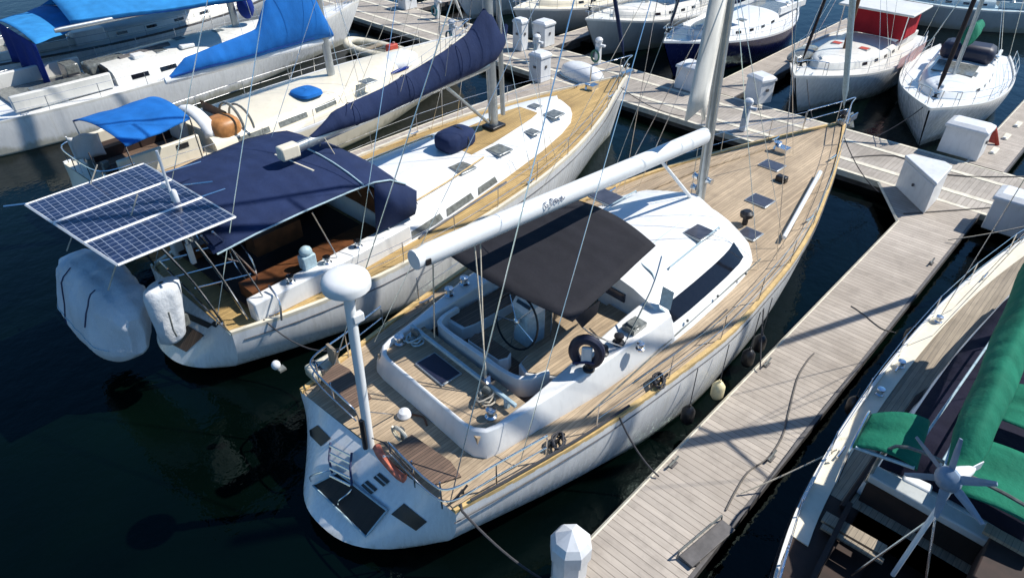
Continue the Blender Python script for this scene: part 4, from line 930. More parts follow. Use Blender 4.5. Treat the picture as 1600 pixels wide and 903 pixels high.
    ring = [(1.45+.06*math.sin(a), .1+.42*math.cos(a), 1.95+.42*math.sin(a)) for a in [2*math.pi*i/24 for i in range(24)]]
    wh = B.part('steering_wheel', MB().tube(ring, .022, 6, 0, True), 'steel')
    for k in range(6): B.part('spoke', MB().tube([(1.45, .1, 1.95), ring[k*4]], .01, 4), 'steel', wh)
    B.part('wheel_box', MB().prism([(1.5, -.2), (2.0, -.2), (2.0, .4), (1.5, .4)], 1.25, 1.9), 'mahog')
    for u in (4.5, 7.5, 12): B.cleat(u, B.hb(u)-.2, zd(u)+.03, 0, 1.2)
    for px, py in ((1352, 607), (1375, 560), (1430, 490)):
        p = B.on(px, py, zd); B.winch(p.x, min(p.y, B.hb(p.x)-.2), zd(p.x)+.02, .08, .16)
    return B
YG = green_boat()
def turbine():
    hub = at(1484, 747, 3.75); T = Thing('wind_turbine', 'white six-bladed wind generator on a pole at the stern of the green-covered boat', 'wind turbine', (hub.x, hub.y, 1.5))
    h = V((0, 0, hub.z-1.5)); ax = V((-.8, .32, .0)).normalized(); ax.z = .12; ax.normalize(); s1 = ax.cross(V((0, 0, 1))).normalized(); s2 = s1.cross(ax)
    bk = h-ax*.22
    T.part('pole', MB().tube([(0, 0, 0), bk-V((0, 0, .1))], .035, 10), 'sparw'); 
    T.part('pole_brace', MB().tube([bk-V((0, 0, .9)), (-.35, .45, -.1)], .018).tube([bk-V((0, 0, .9)), (-.2, -.5, -.1)], .018), 'steel')
    T.part('nacelle', MB().lathe([(.03, -.5), (.06, -.42), (.1, -.25), (.13, -.05), (.13, .0)], h, 16, 0, ax), 'boxwhite')
    nose = T.part('nose_cone', MB().lathe([(.17, 0), (.175, .05), (.14, .11), (.08, .15), (.01, .165)], h, 18, 0, ax), 'blade')
    T.part('tail_fin', MB().box(h-ax*.56, (.2, .015, .14), math.atan2(ax.y, ax.x)), 'boxwhite')
    for k in range(6):
        a = math.radians(18+60*k); d = s1*math.cos(a)+s2*math.sin(a); e = ax.cross(d); P = []
        for r, c in ((.1, .045), (.2, .06), (.4, .05), (.62, .03)):
            tw = -.5+.5*r; q = (e*math.cos(tw)+ax*math.sin(tw))*c; P.append([h+ax*.03+d*r-q, h+ax*.045+d*r+q*.1, h+ax*.03+d*r+q, h+ax*.018+d*r])
        mb = MB().grid(P, 0, True); mb.add(P[-1], [(0, 1, 2, 3)]); T.part('blade', mb, 'blade')
turbine()
# ------------------------------------------------------------------ far side boats, bows toward the walkway
def small_yacht(label, stern, deg, L, beam, fb, hull, deck, **k):
    B = Boat('sailing_yacht', label, 'sailing yacht', (stern[0], stern[1], 0), deg)
    B.shape(L, [(0, beam*.72 if not k.get('canoe') else .1), (.12, beam*.86 if not k.get('canoe') else beam*.6), (.3, beam), (.5, beam*.99), (.7, beam*.78), (.87, beam*.4), (1, .03)], [(0, fb*.85 if not k.get('canoe') else fb*1.1), (.4, fb*.85), (.7, fb*.95), (1, fb*1.2)])
    zd = B.zd; B.hull(hull, hw=.85, ub=.9, bulge=.2 if not k.get('canoe') else 0, flare=1.5); B.deck(deck, .02, .05); B.edge_strip(k.get('rail', 'white2'), 'toe_rail', .07, .07)
    a, b = L*.3, L*.82; w = beam*.62
    cab = B.house('coachroof', [(a, w), (L*.45, w*1.02), (L*.58, w*.93), (L*.7, w*.68), (L*.78, w*.36), (b, .02)], [(-.02, 0), (.3, .08), (.4, .2), (.43, .3)], .1, k.get('cab', deck), .9, bev=.02)
    for i in range(4):
        u = L*(.34+.085*i)
        for sg in (-1, 1): B.window(u, u+L*.03, .12, .24, sg, 'glass', cab)
    for u, y in ((L*.73, 0), (L*.52, w*.45), (L*.52, -w*.45)): B.hatch(u, y, zd(u)+.5 if u < L*.72 else zd(u)+.44, .42, .42, k.get('hatch', 'slate'))
    B.part('cockpit_sole', MB().box((L*.16, 0, zd(1)+.02), (L*.22, beam*.9, .05)), 'slate')
    for sg in (-1, 1): B.part('coaming', MB().box((L*.16, sg*beam*.52, zd(1)+.2), (L*.24, .14, .36)), deck, bev=.04); B.winch(L*.22, sg*beam*.52, zd(1)+.37, .09, .18)
    B.pulpit(1.3, .6, .15); B.stanchions([L*(.1+.1*i) for i in range(9)], .58)
    for sg in (-1, 1): B.cleat(L*.93, sg*B.hb(L*.93)*.6, zd(L*.93)+.02, 0, 1.1)
    if k.get('mast', 1): B.mast(L*.58, zd(L*.6)+.4, 16, .3, .11, k.get('spar', 'alu'), ((7, .9),))
    if k.get('boom'):
        m = k['boom']; u1, u0 = L*.57, L*.2; z = zd(0)+1.55
        B.boom((u0, 0, z), (u1, 0, z+.05), .09, 'sparw')
        B.cover([(u0, z+.35), (L*.4, z+.55), (u1-.3, z+1.0), (u1, z+1.6)], [(u0, z+.05), (u1, z+.08)], lambda t: .2+.1*t, m)
    if k.get('furl'): B.furl((L*.985, 0, zd(L)+.25), (L*.57, 0, 15.6), k.get('furlr', .07), k['furl'])
    return B
red = small_yacht('white yacht with a red canvas enclosure and a pink side cover, across the walkway', (38.4, 10.3), 180, 11.3, 2.15, 1.45, 'hullwhite', 'white2', rail='white2', spar='brown', furl='mahog', furlr=.06, hatch='redp')
z = red.zd(1)
red.part('hard_top', MB().box((3.0, .1, z+1.78), (2.5, 3.3, .1)), 'white2', bev=.04)
red.part('enclosure', MB().box((2.6, .1, z+1.12), (1.7, 2.6, 1.2)), 'red', bev=.1)
red.part('roof_post', MB().tube([(4.1, 1.5, z+.3), (4.1, 1.5, z+1.75)], .03), 'steel'); red.part('roof_post', MB().tube([(4.1, -1.3, z+.3), (4.1, -1.3, z+1.75)], .03), 'steel')
red.part('side_cover', MB().grid([[(u, red.hb(u)+.06, red.zd(u)+dz*(.62-.25*abs(u-4.2)/2.2)) for dz in (0, .5, 1)] for u in (2.0, 2.8, 3.6, 4.4, 5.2, 5.9)]), 'pinkw'); solid(red.e.children[-1], .03)
red.part('dinghy_on_deck', MB().ell((7.9, -1.2, red.zd(8)+.25), (1.3, .45, .25), 14, 8), 'slate')
wr = small_yacht('white yacht with grey hatches and a dark furled headsail, bow behind a dock box', (37.6, 6.5), 186.4, 10.5, 2.0, 1.45, 'hullwhite', 'white', boom='green', spar='alu', furl='mahog', furlr=.075)
wr.part('spray_hood', MB().box((3.2, 0, wr.zd(3)+.8), (1.2, 2.0, .7)), 'darkblue', bev=.25)
wr.part('deck_cover', MB().box((5.2, -.1, wr.zd(5)+.56), (1.6, 1.5, .06)), 'slate', bev=.02)
nv = small_yacht('navy hulled double-ended yacht with white decks and a navy boom cover', (39.2, 16.3), 179, 12.0, 2.15, 1.5, 'navy_hull', 'white', rail='white', canoe=1, boom='navy', spar='alu', furl='darkblue')
nv.canopy('navy_awning', [(6.0, -1.4, 3.4), (10.0, -.9, 3.3), (10.0, 1.0, 3.3), (6.0, 1.5, 3.4)], .3, 'navy', .06, .25)
lf = small_yacht('grey hulled yacht with blue covers behind the navy-awning yacht bow', (38.5, 20.3), 176, 11.2, 2.0, 1.6, 'grey_hull', 'white2', boom='blue', furl='darkblue', furlr=.09, spar='alu')
lf.canopy('blue_awning', [(1.0, -1.3, 3.1), (5.0, -1.3, 3.2), (5.0, 1.3, 3.2), (1.0, 1.3, 3.1)], .3, 'blue', .06, .2)
l2 = small_yacht('pale yacht with cream decks behind the navy sail cover', (38.2, 25.6), 180, 11.2, 2.0, 1.4, 'grey_hull', 'cream', boom='navy', spar='alu')
l3 = small_yacht('white yacht partly cut by the top edge beyond the walkway pedestals', (38.6, 30.6), 180, 11.2, 1.9, 1.4, 'hullwhite', 'white', spar='sparw', furl='sail')
q = at(1640, 22, .8)
l6 = small_yacht('blue grey hulled boat at the upper right corner beyond the white yacht', (q.x, q.y), 118, 10.5, 1.8, 1.3, 'grey_hull', 'cyan', spar='alu')
l5 = small_yacht('white yacht whose hull shows below the sky blue awnings at the upper left', (5.5, 38.2), 1.5, 17.0, 2.3, 1.5, 'hullwhite', 'white2', rail='rubgrey', spar='alu', boom='blue2')
l5.part('deck_locker', MB().box((4.6, -1.0, l5.zd(5)+.3), (1.4, .8, .6)), 'white', bev=.05); l5.part('life_raft_canister', MB().lathe([(.02, -.5), (.26, -.45), (.28, 0), (.26, .45), (.02, .5)], (10.0, -.9, l5.zd(10)+.75), 12, 0, V((1, 0, 0))), 'white')
l4 = small_yacht('white yacht farthest along the walkway above the sky blue awning', (39, 36.5), 180, 11.4, 2.0, 1.4, 'hullwhite', 'white2', spar='alu', furl='sail')
# ------------------------------------------------------------------ water and pontoons
wb = MB(); n = 60
wb.add([(-400, -400, 0), (600, -400, 0), (600, 600, 0), (-400, 600, 0)], [(0, 1, 2, 3)])
tag(wb.build('water', 'water', smooth=0), 'dark harbour water', kind='structure')
# main walkway: slabs on floats
mb = MB().box((24.85, 15, .41), (3.3, 150, .16)); wk = tag(mb.build('walkway', 'walk'), 'grey planked main walkway', kind='structure')
for x, nm in ((23.12, 'pale_edge'), (26.58, 'pale_edge')):
    o = MB().box((x, 15, .4), (.14, 150, .2)).build(nm, 'curb', wk)
MB().box((24.0, 15, .496), (.22, 150, .02)).build('service_duct', 'curb', wk); MB().box((25.6, 15, .496), (.2, 150, .02)).build('service_duct', 'curb', wk)
MB().box((24.85, 15, .12), (3.0, 150, .42)).build('walkway_float', 'float', wk)
def finger(label, y0, y1, x0, x1, gus=0, mat='dock'):
    T = Thing('finger_pontoon', label, 'pontoon', (x0, (y0+y1)/2, 0), 0, 'finger pontoons'); h = (y1-y0)/2; L = x1-x0
    P = [(0, -h), (L, -h), (L, h), (0, h)]
    if gus > 0: P = [(0, -h), (L, -h), (L, h+gus), (L-gus*1.6, h), (0, h)]
    if gus < 0: P = [(0, -h), (-gus*1.6+0, -h), (L, h), (0, h)]
    T.part('planking', MB().prism(P, .36, .494), mat)
    e = MB().tube([(0, h+.02, .46), (L-max(0, gus)*1.6, h+.02, .46)], .055, 4); T.part('pale_edge', e, 'curb')
    T.part('bumper_strip', MB().box((L/2, -h-.04, .4), (L, .07, .2)), 'rubgrey')
    T.part('end_trim', MB().box((-.03, 0, .41), (.06, h*2, .18)), 'curb')
    for k in range(int(L//3)): T.part('pontoon_float', MB().box((1.2+k*3.0, 0, .1), (2.2, h*1.7, .5)), 'float')
    if gus > 0: T.part('gusset_edge', MB().tube([(L-gus*1.6, h+.03, .46), (L, h+gus+.03, .46)], .05, 4), 'curb')
    return T
finger('wide planked pontoon between the black bimini yacht and the green-covered boat', 2.22, 3.8, 4.4, 23.05, 1.35)
finger('finger pontoon hidden behind the navy-awning yacht, a white box at its root', 18.0, 19.7, 9, 23.05, 0)
finger('finger pontoon between the red-canvas yacht and the navy hulled yacht', 12.5, 13.9, 26.65, 44, 0)
finger('finger pontoon at the right edge with white bumpers along its side', 2.4, 3.5, 26.65, 40, 0)
finger('finger pontoon between the grey hulled yacht and the pale cream-decked yacht', 22.5, 23.5, 26.65, 40, 0)
finger('short finger pontoon near the top edge beyond two pedestals', 33.0, 34.0, 26.65, 40, 0)
# ------------------------------------------------------------------ things on the pontoons
DZ = .494
def dock_box(label, x, y, deg, sx=1.2, sy=.75, h=.95, tri=False, first=[None]):
    T = Thing('dock_box', label, 'dock box', (x, y, DZ), deg, 'dock boxes')
    if tri:
        P = [(-.75, -.55), (.55, -.55), (.75, -.3), (.75, .6), (.55, .75)]
        b = T.part('box_body', MB().prism(P, 0, h), 'boxwhite', bev=.03)
        Q = [(p[0]*1.06, p[1]*1.06) for p in P]; f = lambda p: h+.14+.12*(p[0]-p[1])*.5
        T.part('lid', MB().prism(Q, h+.01, f), 'boxwhite', bev=.03)
        T.part('latch', MB().box((-.13, .14, h*.55), (.05, .05, .08), R_(45)), 'rubgrey')
    else:
        T.part('box_body', MB().box((0, 0, h/2), (sx, sy, h), 0, 0, .97, .97), 'boxwhite', bev=.03)
        rows = [[(-sx*.53, -sy*.55, h), (sx*.53, -sy*.55, h), (sx*.53, sy*.55, h), (-sx*.53, sy*.55, h)], [(-sx*.53, -sy*.55, h+.1), (sx*.53, -sy*.55, h+.1), (sx*.53, sy*.55, h+.1), (-sx*.53, sy*.55, h+.1)], [(-sx*.4, -sy*.36, h+.2), (sx*.4, -sy*.36, h+.2), (sx*.4, sy*.36, h+.2), (-sx*.4, sy*.36, h+.2)]]
        mb = MB().grid(rows, 0, True); mb.add(rows[-1], [(0, 1, 2, 3)]); T.part('lid', mb, 'boxwhite', bev=.03)
        T.part('latch', MB().box((0, -sy*.51, h*.62), (.1, .04, .12)).box((-sx*.51, 0, h*.62), (.04, .14, .1)), 'rubgrey')
    return T
dock_box('corner dock box with sloping white lid where the wide finger meets the walkway', 22.55, 3.95, 0, h=.95, tri=True)
dock_box('large white dock box in front of the bow of the white yacht with grey hatches', 27.35, 3.95, 90, 1.3, .9, .95)
dock_box('white dock box at the right edge, near the bow of the green-covered boat', 22.6, 1.3, 90, 1.25, .9, .95)
dock_box('white dock box in front of the pontoon beside the red-canvas yacht', 27.0, 11.6, 70, .85, .75, .9)
dock_box('wide white dock box half hidden by the white mainsail strip', 26.35, 14.3, 90, 1.3, .9, .9)
dock_box('tall white dock box beside the navy sail cover, lid domed', 22.6, 19.8, 0, .7, .7, 1.05)
dock_box('white dock box beside the pale cream-decked yacht', 26.6, 23.1, 0, .8, .8, 1.0)
dock_box('white dock box near the top edge by the pedestals', 26.4, 33.6, 0, .9, .7, .9)
dock_box('white dock box on the walkway beyond the navy mast', 25.2, 23.4, 0, .5, .6, 1.3)
def pedestal(label, x, y, deg, hose=None):
    T = Thing('power_pedestal', label, 'power pedestal', (x, y, DZ), deg, 'power pedestals')
    T.part('column', MB().box((0, 0, .5), (.26, .24, 1.0), 0, 0, .9, .9), 'boxwhite', bev=.03)
    T.part('lamp_head', MB().lathe([(.1, 0), (.17, .05), (.18, .16), (.12, .24), (.03, .27)], (0, 0, 1.0), 14), 'boxwhite')
    T.part('socket_panel', MB().box((-.135, 0, .68), (.03, .16, .3)), 'cyan'); T.part('arm', MB().box((.0, -.22, .92), (.16, .28, .1)), 'boxwhite', bev=.02)
    if hose: T.part('hose_coil', MB().tube([(-.22+.02*math.sin(a*.3), .22*math.cos(a), .45+.26*math.sin(a)) for a in [i*.45 for i in range(60)]], .035, 6), hose)
    return T
pedestal('white power pedestal beside the grey mast of the black bimini yacht', 23.75, 10.5, 0)
pedestal('white power pedestal with a green hose coil, in front of the grey hulled yacht', 26.0, 19.2, 0, 'hose')
pedestal('white power pedestal with a teal base beyond the cream yacht foredeck', 23.4, 26.4, 0, 'tealp')
pedestal('white power pedestal with a teal cover near the top edge', 26.1, 30.6, 0, 'tealp')
pedestal('white power pedestal right of the tall domed dock box', 24.4, 21.6, 0)
# upturned dinghy on the walkway, inflatable afloat, foredeck dinghy
T = Thing('upturned_dinghy', 'white dinghy lying upside down on the walkway by the navy-awning yacht bow', 'dinghy', (24.1, 18.6, DZ), 80)
T.part('dinghy_hull', MB().ell((0, 0, .12), (1.2, .6, .5), 20, 12, 0, .8, -.25), 'boxwhite'); T.part('gunwale', MB().tube([(1.2*math.copysign(abs(math.cos(a))**.8, math.cos(a)), .62*math.copysign(abs(math.sin(a))**.8, math.sin(a)), .04) for a in [2*math.pi*i/28 for i in range(28)]], .04, 6, 0, True), 'cyan')
T = Thing('inflatable_dinghy', 'cream inflatable dinghy afloat between two yacht bows', 'dinghy', (20.6, 29.4, .2), 100)
P = curve([(-1.5, -.6, .05), (0, -.7, .05), (1.1, -.5, .1), (1.6, 0, .18), (1.1, .5, .1), (0, .7, .05), (-1.5, .6, .05)], 5)
T.part('buoyancy_tube', MB().tube(P, .24, 12), 'cream'); T.part('dinghy_floor', MB().box((-.1, 0, -.02), (2.6, 1.0, .08)), 'slate'); T.part('transom_board', MB().box((-1.35, 0, .12), (.06, 1.0, .4)), 'tanwood'); T.part('thwart', MB().box((-.1, 0, .2), (.3, 1.0, .06)), 'tanwood')
p = YC.on(622, 100, lambda u: YC.zd(u)+.1); q = YC.wor(p)
T = Thing('upturned_dinghy', 'small white dinghy upside down on a blue pad, on the cream yacht foredeck', 'dinghy', (q.x, q.y, YC.zd(p.x)+.06), 5)
T.part('dinghy_hull', MB().ell((0, 0, .1), (1.0, .55, .42), 18, 10, 0, .8, -.25), 'boxwhite'); T.part('pad', MB().box((-.5, -.15, .02), (1.0, 1.0, .08)), 'bluedk', bev=.02)
q = YC.wor(YC.on(612, 72, lambda u: YC.zd(u)+.3)); T = Thing('jerry_can', 'faded red can on the cream yacht foredeck beyond the small dinghy', 'can', (q.x, q.y, q.z-.3)); T.part('can_body', MB().box((0, 0, .2), (.5, .3, .36)), 'redp', bev=.05); T.part('cap', MB().lathe([(.05, 0), (.05, .06)], (.12, 0, .38), 10), 'pinkw')
# tender slung across the navy-awning yacht's stern, in a white cover, with its covered motor
c = YB.l(170, 480, 1.1); cx = YB.wor((-1.55, .62, 0))
T = Thing('covered_tender', 'dinghy in tight white canvas cover slung below the solar panels', 'dinghy', (cx.x, cx.y, .98), 1.3)
rows = []; N = 40; KS = 28
for i in range(N+1):
    w = -1.72+3.44*i/N; t = abs(w)/1.76; e_ = (1-t**3.2)**.5 if t < 1 else 0; row = []
    for k in range(KS):
        a = 2*math.pi*k/KS; s_ = lambda x: math.copysign(abs(x)**.6, x); g = .5+.5*math.sin(a)
        wr_ = .03*math.sin(w*6+g*3)*g+.022*math.sin(w*13+a*2+1)*g+.018*math.sin(a*7+w*3)
        row.append(((s_(math.cos(a))*.6+.22*s_(math.sin(a)))*e_+wr_*(1 if math.cos(a) > 0 else -1), w, .86+s_(math.sin(a))*.8*(.35+.65*e_)+wr_*.6))
    rows.append(row)
mb = MB().grid(rows, 0, True); mb.add(rows[0], [tuple(range(KS-1, -1, -1))]); mb.add(rows[-1], [tuple(range(KS))]); T.part('boat_cover', mb, 'coverc', smooth=70)
sec = lambda i: [V(rows[i][k])+V((-.012, 0, .0)) for k in range(9, 21)]
T.part('cover_strap', MB().tube(sec(27), .016, 4), 'decal'); T.part('cover_strap', MB().tube(sec(13)[:6], .018, 4), 'decal'); T.part('cover_seam', MB().tube([V(rows[i][15])+V((-.01, 0, 0)) for i in range(4, 37)], .012, 4), 'cyan')
for y in (1.2, -1.0): T.part('fall_rope', MB().tube([(0, y, 1.7), (1.2, y*.9, 3.4)], .015, 5), 'rope')
m0 = YB.wor(YB.l(257, 490, 2.25))
T = Thing('covered_outboard', 'outboard motor in bright white cover on the stern rail beside the covered dinghy', 'outboard motor', (m0.x, m0.y, 1.5), 10)
rows = []
for z, r, ox in ((0, .02, 0), (.03, .16, 0), (.12, .25, 0), (.5, .28, .03), (.9, .32, .08), (1.2, .34, .12), (1.35, .33, .14), (1.42, .26, .15), (1.45, .05, .15)):
    rows.append([(ox+1.15*r*math.cos(a)*(1+.04*math.sin(a*3+z*5)), r*.7*math.sin(a), z) for a in [2*math.pi*k/18 for k in range(18)]])
T.part('motor_cover', MB().grid(rows, 0, True), 'coverc', smooth=60)
T.part('motor_bracket', MB().box((.3, .25, .15), (.5, .08, .25)), 'slate'); T.part('cover_crease', MB().tube([(-.05, -.3, .95), (-.08, -.29, .5), (-.05, -.27, .3)], .02, 5), 'slate')
# life raft bag and stern clutter on the navy-awning yacht
p = YB.solve(711, 217, lambda p: p.z-(YB.zd(p.x)+.85)); q = YB.wor(p)
T = Thing('life_raft_bag', 'navy canvas bag strapped on the coachroof behind the mast of the navy-awning yacht', 'bag', (q.x, q.y, YB.zd(p.x)+.58), 1.3); T.part('bag_body', MB().ell((0, 0, .27), (.62, .42, .3), 18, 10, 0, .55), 'navy'); T.part('bag_strap', MB().tube([(.15, .44*math.cos(a), .27+.32*math.sin(a)) for a in [2*math.pi*i/16 for i in range(16)]], .02, 4, 0, True), 'rubgrey')
for i, (px, py, lab) in enumerate(((414, 462, 'tan rope coil on the navy-awning yacht quarter, nearest the mast end'), (396, 455, 'tan rope coil on the navy-awning yacht quarter, middle of three'), (378, 446, 'tan rope coil on the navy-awning yacht quarter, nearest the solar panels'))):
    p = YB.on(px, py, lambda u: YB.zd(u)+.1); q = YB.wor((max(.15, p.x), p.y, p.z-.08)); T = Thing('rope_coil', lab, 'rope', q, i*40, 'rope coils on the navy-awning yacht')
    T.part('coil', MB().tube([((.2+.04*math.sin(a*2.7))*math.cos(a), (.16+.03*math.cos(a*1.9))*math.sin(a), .03+.012*a*.35) for a in [k*.5 for k in range(56)]], .025, 5), 'rope'); T.part('loose_end', MB().tube(curve([(.2, 0, .03), (.4, .1, .03), (.5, -.1, .03), (.35, -.25, .03)]), .022, 5), 'rope')
q = at(1590, 862, 1.75); T = Thing('rope_coil', 'white rope heap on the starboard side of the green-covered boat cockpit', 'rope', (q.x, q.y, 1.62), 20); T.part('coil', MB().tube([((.22+.08*math.sin(a*2.3))*math.cos(a), (.2+.07*math.cos(a*1.7))*math.sin(a), .03+.01*a) for a in [k*.5 for k in range(60)]], .025, 5), 'rope')
for px, py, lab in ((1028, 602, 'black rope coil on the starboard side deck of the black bimini yacht'), (872, 697, 'dark rope coil on the aft starboard side deck of the black bimini yacht')):
    q = YA.wor(YA.on(px, py, YA.zd)); T = Thing('rope_coil', lab, 'rope', q, 30); T.part('coil', MB().tube([((.15+.04*math.sin(a*2.1))*math.cos(a), (.11+.03*math.cos(a*1.6))*math.sin(a), .06+.006*a) for a in [k*.5 for k in range(44)]], .02, 5), 'ropedk')
# ensign
q = YC.wor(YC.l(128, 268, 1.35)); T = Thing('ensign', 'white and red flag drooping from a slanted white staff at the cream yacht stern', 'flag', (q.x, q.y, 1.3), 180)
tip = at(103, 214, 2.7)-V((q.x, q.y, 1.3)); tip = V((-tip.x, -tip.y, tip.z)); T.part('flagstaff', MB().tube([(0, 0, 0), tip], .022, 8), 'sparw')
rows = []
for j in range(9):
    a = tip*(1-.0*j); t = j/8; rows.append([V(tip)*(.98-.62*k/8)*(1)+V((-.95*t, -.35*t*1.2, -.25*t-.02*math.sin(t*8+k)))+V((0, .06*math.sin(t*9+k*.5), 0)) for k in range(9)])
fl = solid(T.part('flag_cloth', MB().grid(rows), 'whitec', smooth=70), .012)
solid(T.part('red_field', MB().grid([[p+V((.0, -.02, .02)) for p in r[4:9]] for r in rows[3:8]]), 'redp', smooth=70), .014)
# horseshoe buoys and small loose gear on the main yacht
q = YA.wor(YA.l(915, 570, 2.35)); T = Thing('horseshoe_buoy', 'navy horseshoe lifebuoy with white panel standing on the black bimini yacht', 'lifebuoy', (q.x, q.y, 2.27), 40)
P = [(.05*math.cos(a), .24*math.cos(a), .4+.3*math.sin(a)) for a in [R_(-60)+R_(300)*i/18 for i in range(19)]]; T.part('buoy_ring', MB().tube(P, .1, 10), 'darkblue'); T.part('buoy_panel', MB().box((-.06, -.0, .38), (.08, .2, .38)), 'boxwhite', bev=.03); T.part('buoy_strap', MB().tube([(-.1, -.25, .2), (-.12, 0, .25), (-.1, .25, .2)], .025, 5), 'decal')
q = YA.wor((-.02, -.75, 0)); T = Thing('lifebuoy', 'faded orange life-saving cushion lashed along the stern rail of the black bimini yacht', 'lifebuoy', (q.x, q.y, 1.52), -3)
T.part('buoy_body', MB().tube(curve([(0, .5, .2), (-.04, .3, .14), (-.05, 0, .1), (-.04, -.22, .07), (0, -.35, .06)], 5), [.04]+[.075]*19+[.04], 10), 'orange'); T.part('buoy_band', MB().tube([(-.1, .2, .1), (-.04, .2, .2), (.04, .2, .12)], .03, 5), 'boxwhite'); T.part('lashing', MB().tube([(0, .6, .3), (.05, .3, .4), (.05, -.5, .35)], .012, 5), 'ropedk')
q = YA.wor(YA.l(505, 576, 1.62)); T = Thing('life_raft_case', 'cream moulded life raft case on the port quarter of the black bimini yacht', 'life raft', (q.x, q.y, 1.5), -3); T.part('case', MB().box((0, 0, .14), (.62, .42, .26)), 'cream', bev=.06); T.part('case_strap', MB().box((-.1, 0, .14), (.05, .44, .275)), 'rubgrey')
q = YA.wor(YA.l(632, 648, 1.55)); T = Thing('deck_shower', 'small white dome with a hose on the aft deck of the black bimini yacht', 'deck dome', (q.x, q.y, 1.53), 0); T.part('dome', MB().lathe([(.13, 0), (.14, .04), (.1, .12), (.03, .15)], (0, 0, 0), 14), 'boxwhite'); T.part('hose', MB().tube(curve([(.1, -.1, .03), (.2, -.3, .02), (.12, -.5, .02)]), .022, 6), 'brown')
q = YA.wor((.38, -.42, 0)); T = Thing('hose_coil', 'pale hose coil on the aft rail of the black bimini yacht', 'hose', (q.x, q.y, 1.5)); T.part('coil', MB().tube([(.03*math.sin(a*.2), .2*math.cos(a), .25+.16*math.sin(a)+.004*a) for a in [k*.5 for k in range(40)]], .022, 6), 'cream'); T.part('hanger', MB().box((.06, 0, .3), (.04, .1, .3)), 'slate')
q = YA.wor((2.2, 1.25, 0))
for lab, lp, mt in (('grey block and rope tail at the port end of the mainsheet track', (2.0, 1.25), 'cyan'), ('pale rope tail heaped at the starboard end of the mainsheet track', (1.95, -.95), 'rope')):
    q = YA.wor((lp[0], lp[1], 0)); T = Thing('rope_tail', lab, 'rope', (q.x, q.y, 1.945)); T.part('rope_heap', MB().tube([((.16+.06*math.sin(a*1.7))*math.cos(a), (.13+.05*math.cos(a*1.3))*math.sin(a), .02+.008*a) for a in [k*.55 for k in range(40)]], .018, 5), mt); T.part('block', MB().lathe([(.05, -.04), (.09, -.03), (.09, .03), (.05, .04)], (.05, .05, .2), 12, 0, V((1, .3, 0))), 'slate')
q = YA.wor(YA.l(430, 566, 2.05)); T = Thing('stern_lamp', 'small white lamp on the port corner of the stern rail of the black bimini yacht', 'lamp', (q.x, q.y, 1.9)); T.part('lamp_globe', MB().ell((0, 0, .08), (.09, .09, .1), 12, 8), 'boxwhite'); T.part('lamp_clip', MB().box((.06, -.06, -.02), (.14, .14, .05)), 'slate')
# white octagonal mooring post
T = Thing('mooring_post', 'thick white post with eight-sided pointed cap at the wide pontoon end', 'post', (5.28, 3.72, 0), 0)
o8 = lambda r, z: [(r*math.cos(R_(22.5+45*k)), r*math.sin(R_(22.5+45*k)), z) for k in range(8)]
T.part('post_shaft', MB().grid([o8(.3, -1), o8(.3, 1.0)], 0, True), 'boxwhite', smooth=20)
mb = MB().grid([o8(.33, 1.0), o8(.345, 1.02), o8(.345, 1.3), o8(.27, 1.42)], 0, True); tp = o8(.27, 1.42)+[(0, 0, 1.62)]; mb.add(tp, [(k, (k+1) % 8, 8) for k in range(8)]); T.part('post_cap', mb, 'boxwhite', smooth=15)
# red cone-like marker, bumpers and cleats on the pontoons
q = at(1546, 224, DZ); T = Thing('red_bucket', 'faded red folded stand beside the large dock box on the walkway', 'stand', (q.x, q.y, DZ)); T.part('stand_leg', MB().tube([(0, -.25, 0), (.05, 0, .55), (0, .25, 0)], .05, 6), 'redp'); T.part('stand_cover', MB().grid([[(-.05, -.22, .05), (-.05, .22, .05)], [(.03, -.03, .5), (.03, .03, .5)]]), 'redp'); solid(T.e.children[-1], .05)
for i, (px, py) in enumerate(((1590, 195), (1572, 214), (1553, 236))):
    q = at(px, py, DZ); T = Thing('edge_bumper', 'pale bumper on the edge of the finger pontoon at the right, by the white yacht', 'bumper', (q.x, q.y, DZ), 90, 'pontoon edge bumpers'); T.part('bumper_body', MB().box((0, 0, -.04), (.22, .7, .16)), 'curb', bev=.04); T.part('bumper_cap', MB().box((0, .3, .06), (.1, .1, .06)), 'boxwhite')
def dock_cleat(px, py, lab, y=None):
    q = at(px, py, DZ); T = Thing('dock_cleat', lab, 'cleat', (q.x, q.y if y is None else y, DZ), 0, 'cleats on the finger pontoon'); mb = MB().tube([(-.17, 0, .1), (-.05, 0, .075), (.05, 0, .075), (.17, 0, .1)], .022); mb.tube([(-.05, 0, 0), (-.05, 0, .08)], .02).tube([(.05, 0, 0), (.05, 0, .08)], .02); T.part('cleat_horn', mb, 'slate'); T.part('cleat_base', MB().box((0, 0, .012), (.2, .1, .024)), 'rubgrey')
dock_cleat(1190, 566, 'black cleat with a rubber ring on the left edge of the wide finger', 3.7)
dock_cleat(1455, 412, 'dark cleat on the right edge of the wide finger, nearest the walkway', 2.35)
dock_cleat(1215, 722, 'cleat on the right edge of the wide finger beside the green-covered boat stern', 2.38)
dock_cleat(1040, 718, 'cleat on the left edge of the wide finger beside the black bimini yacht hull', 3.68)
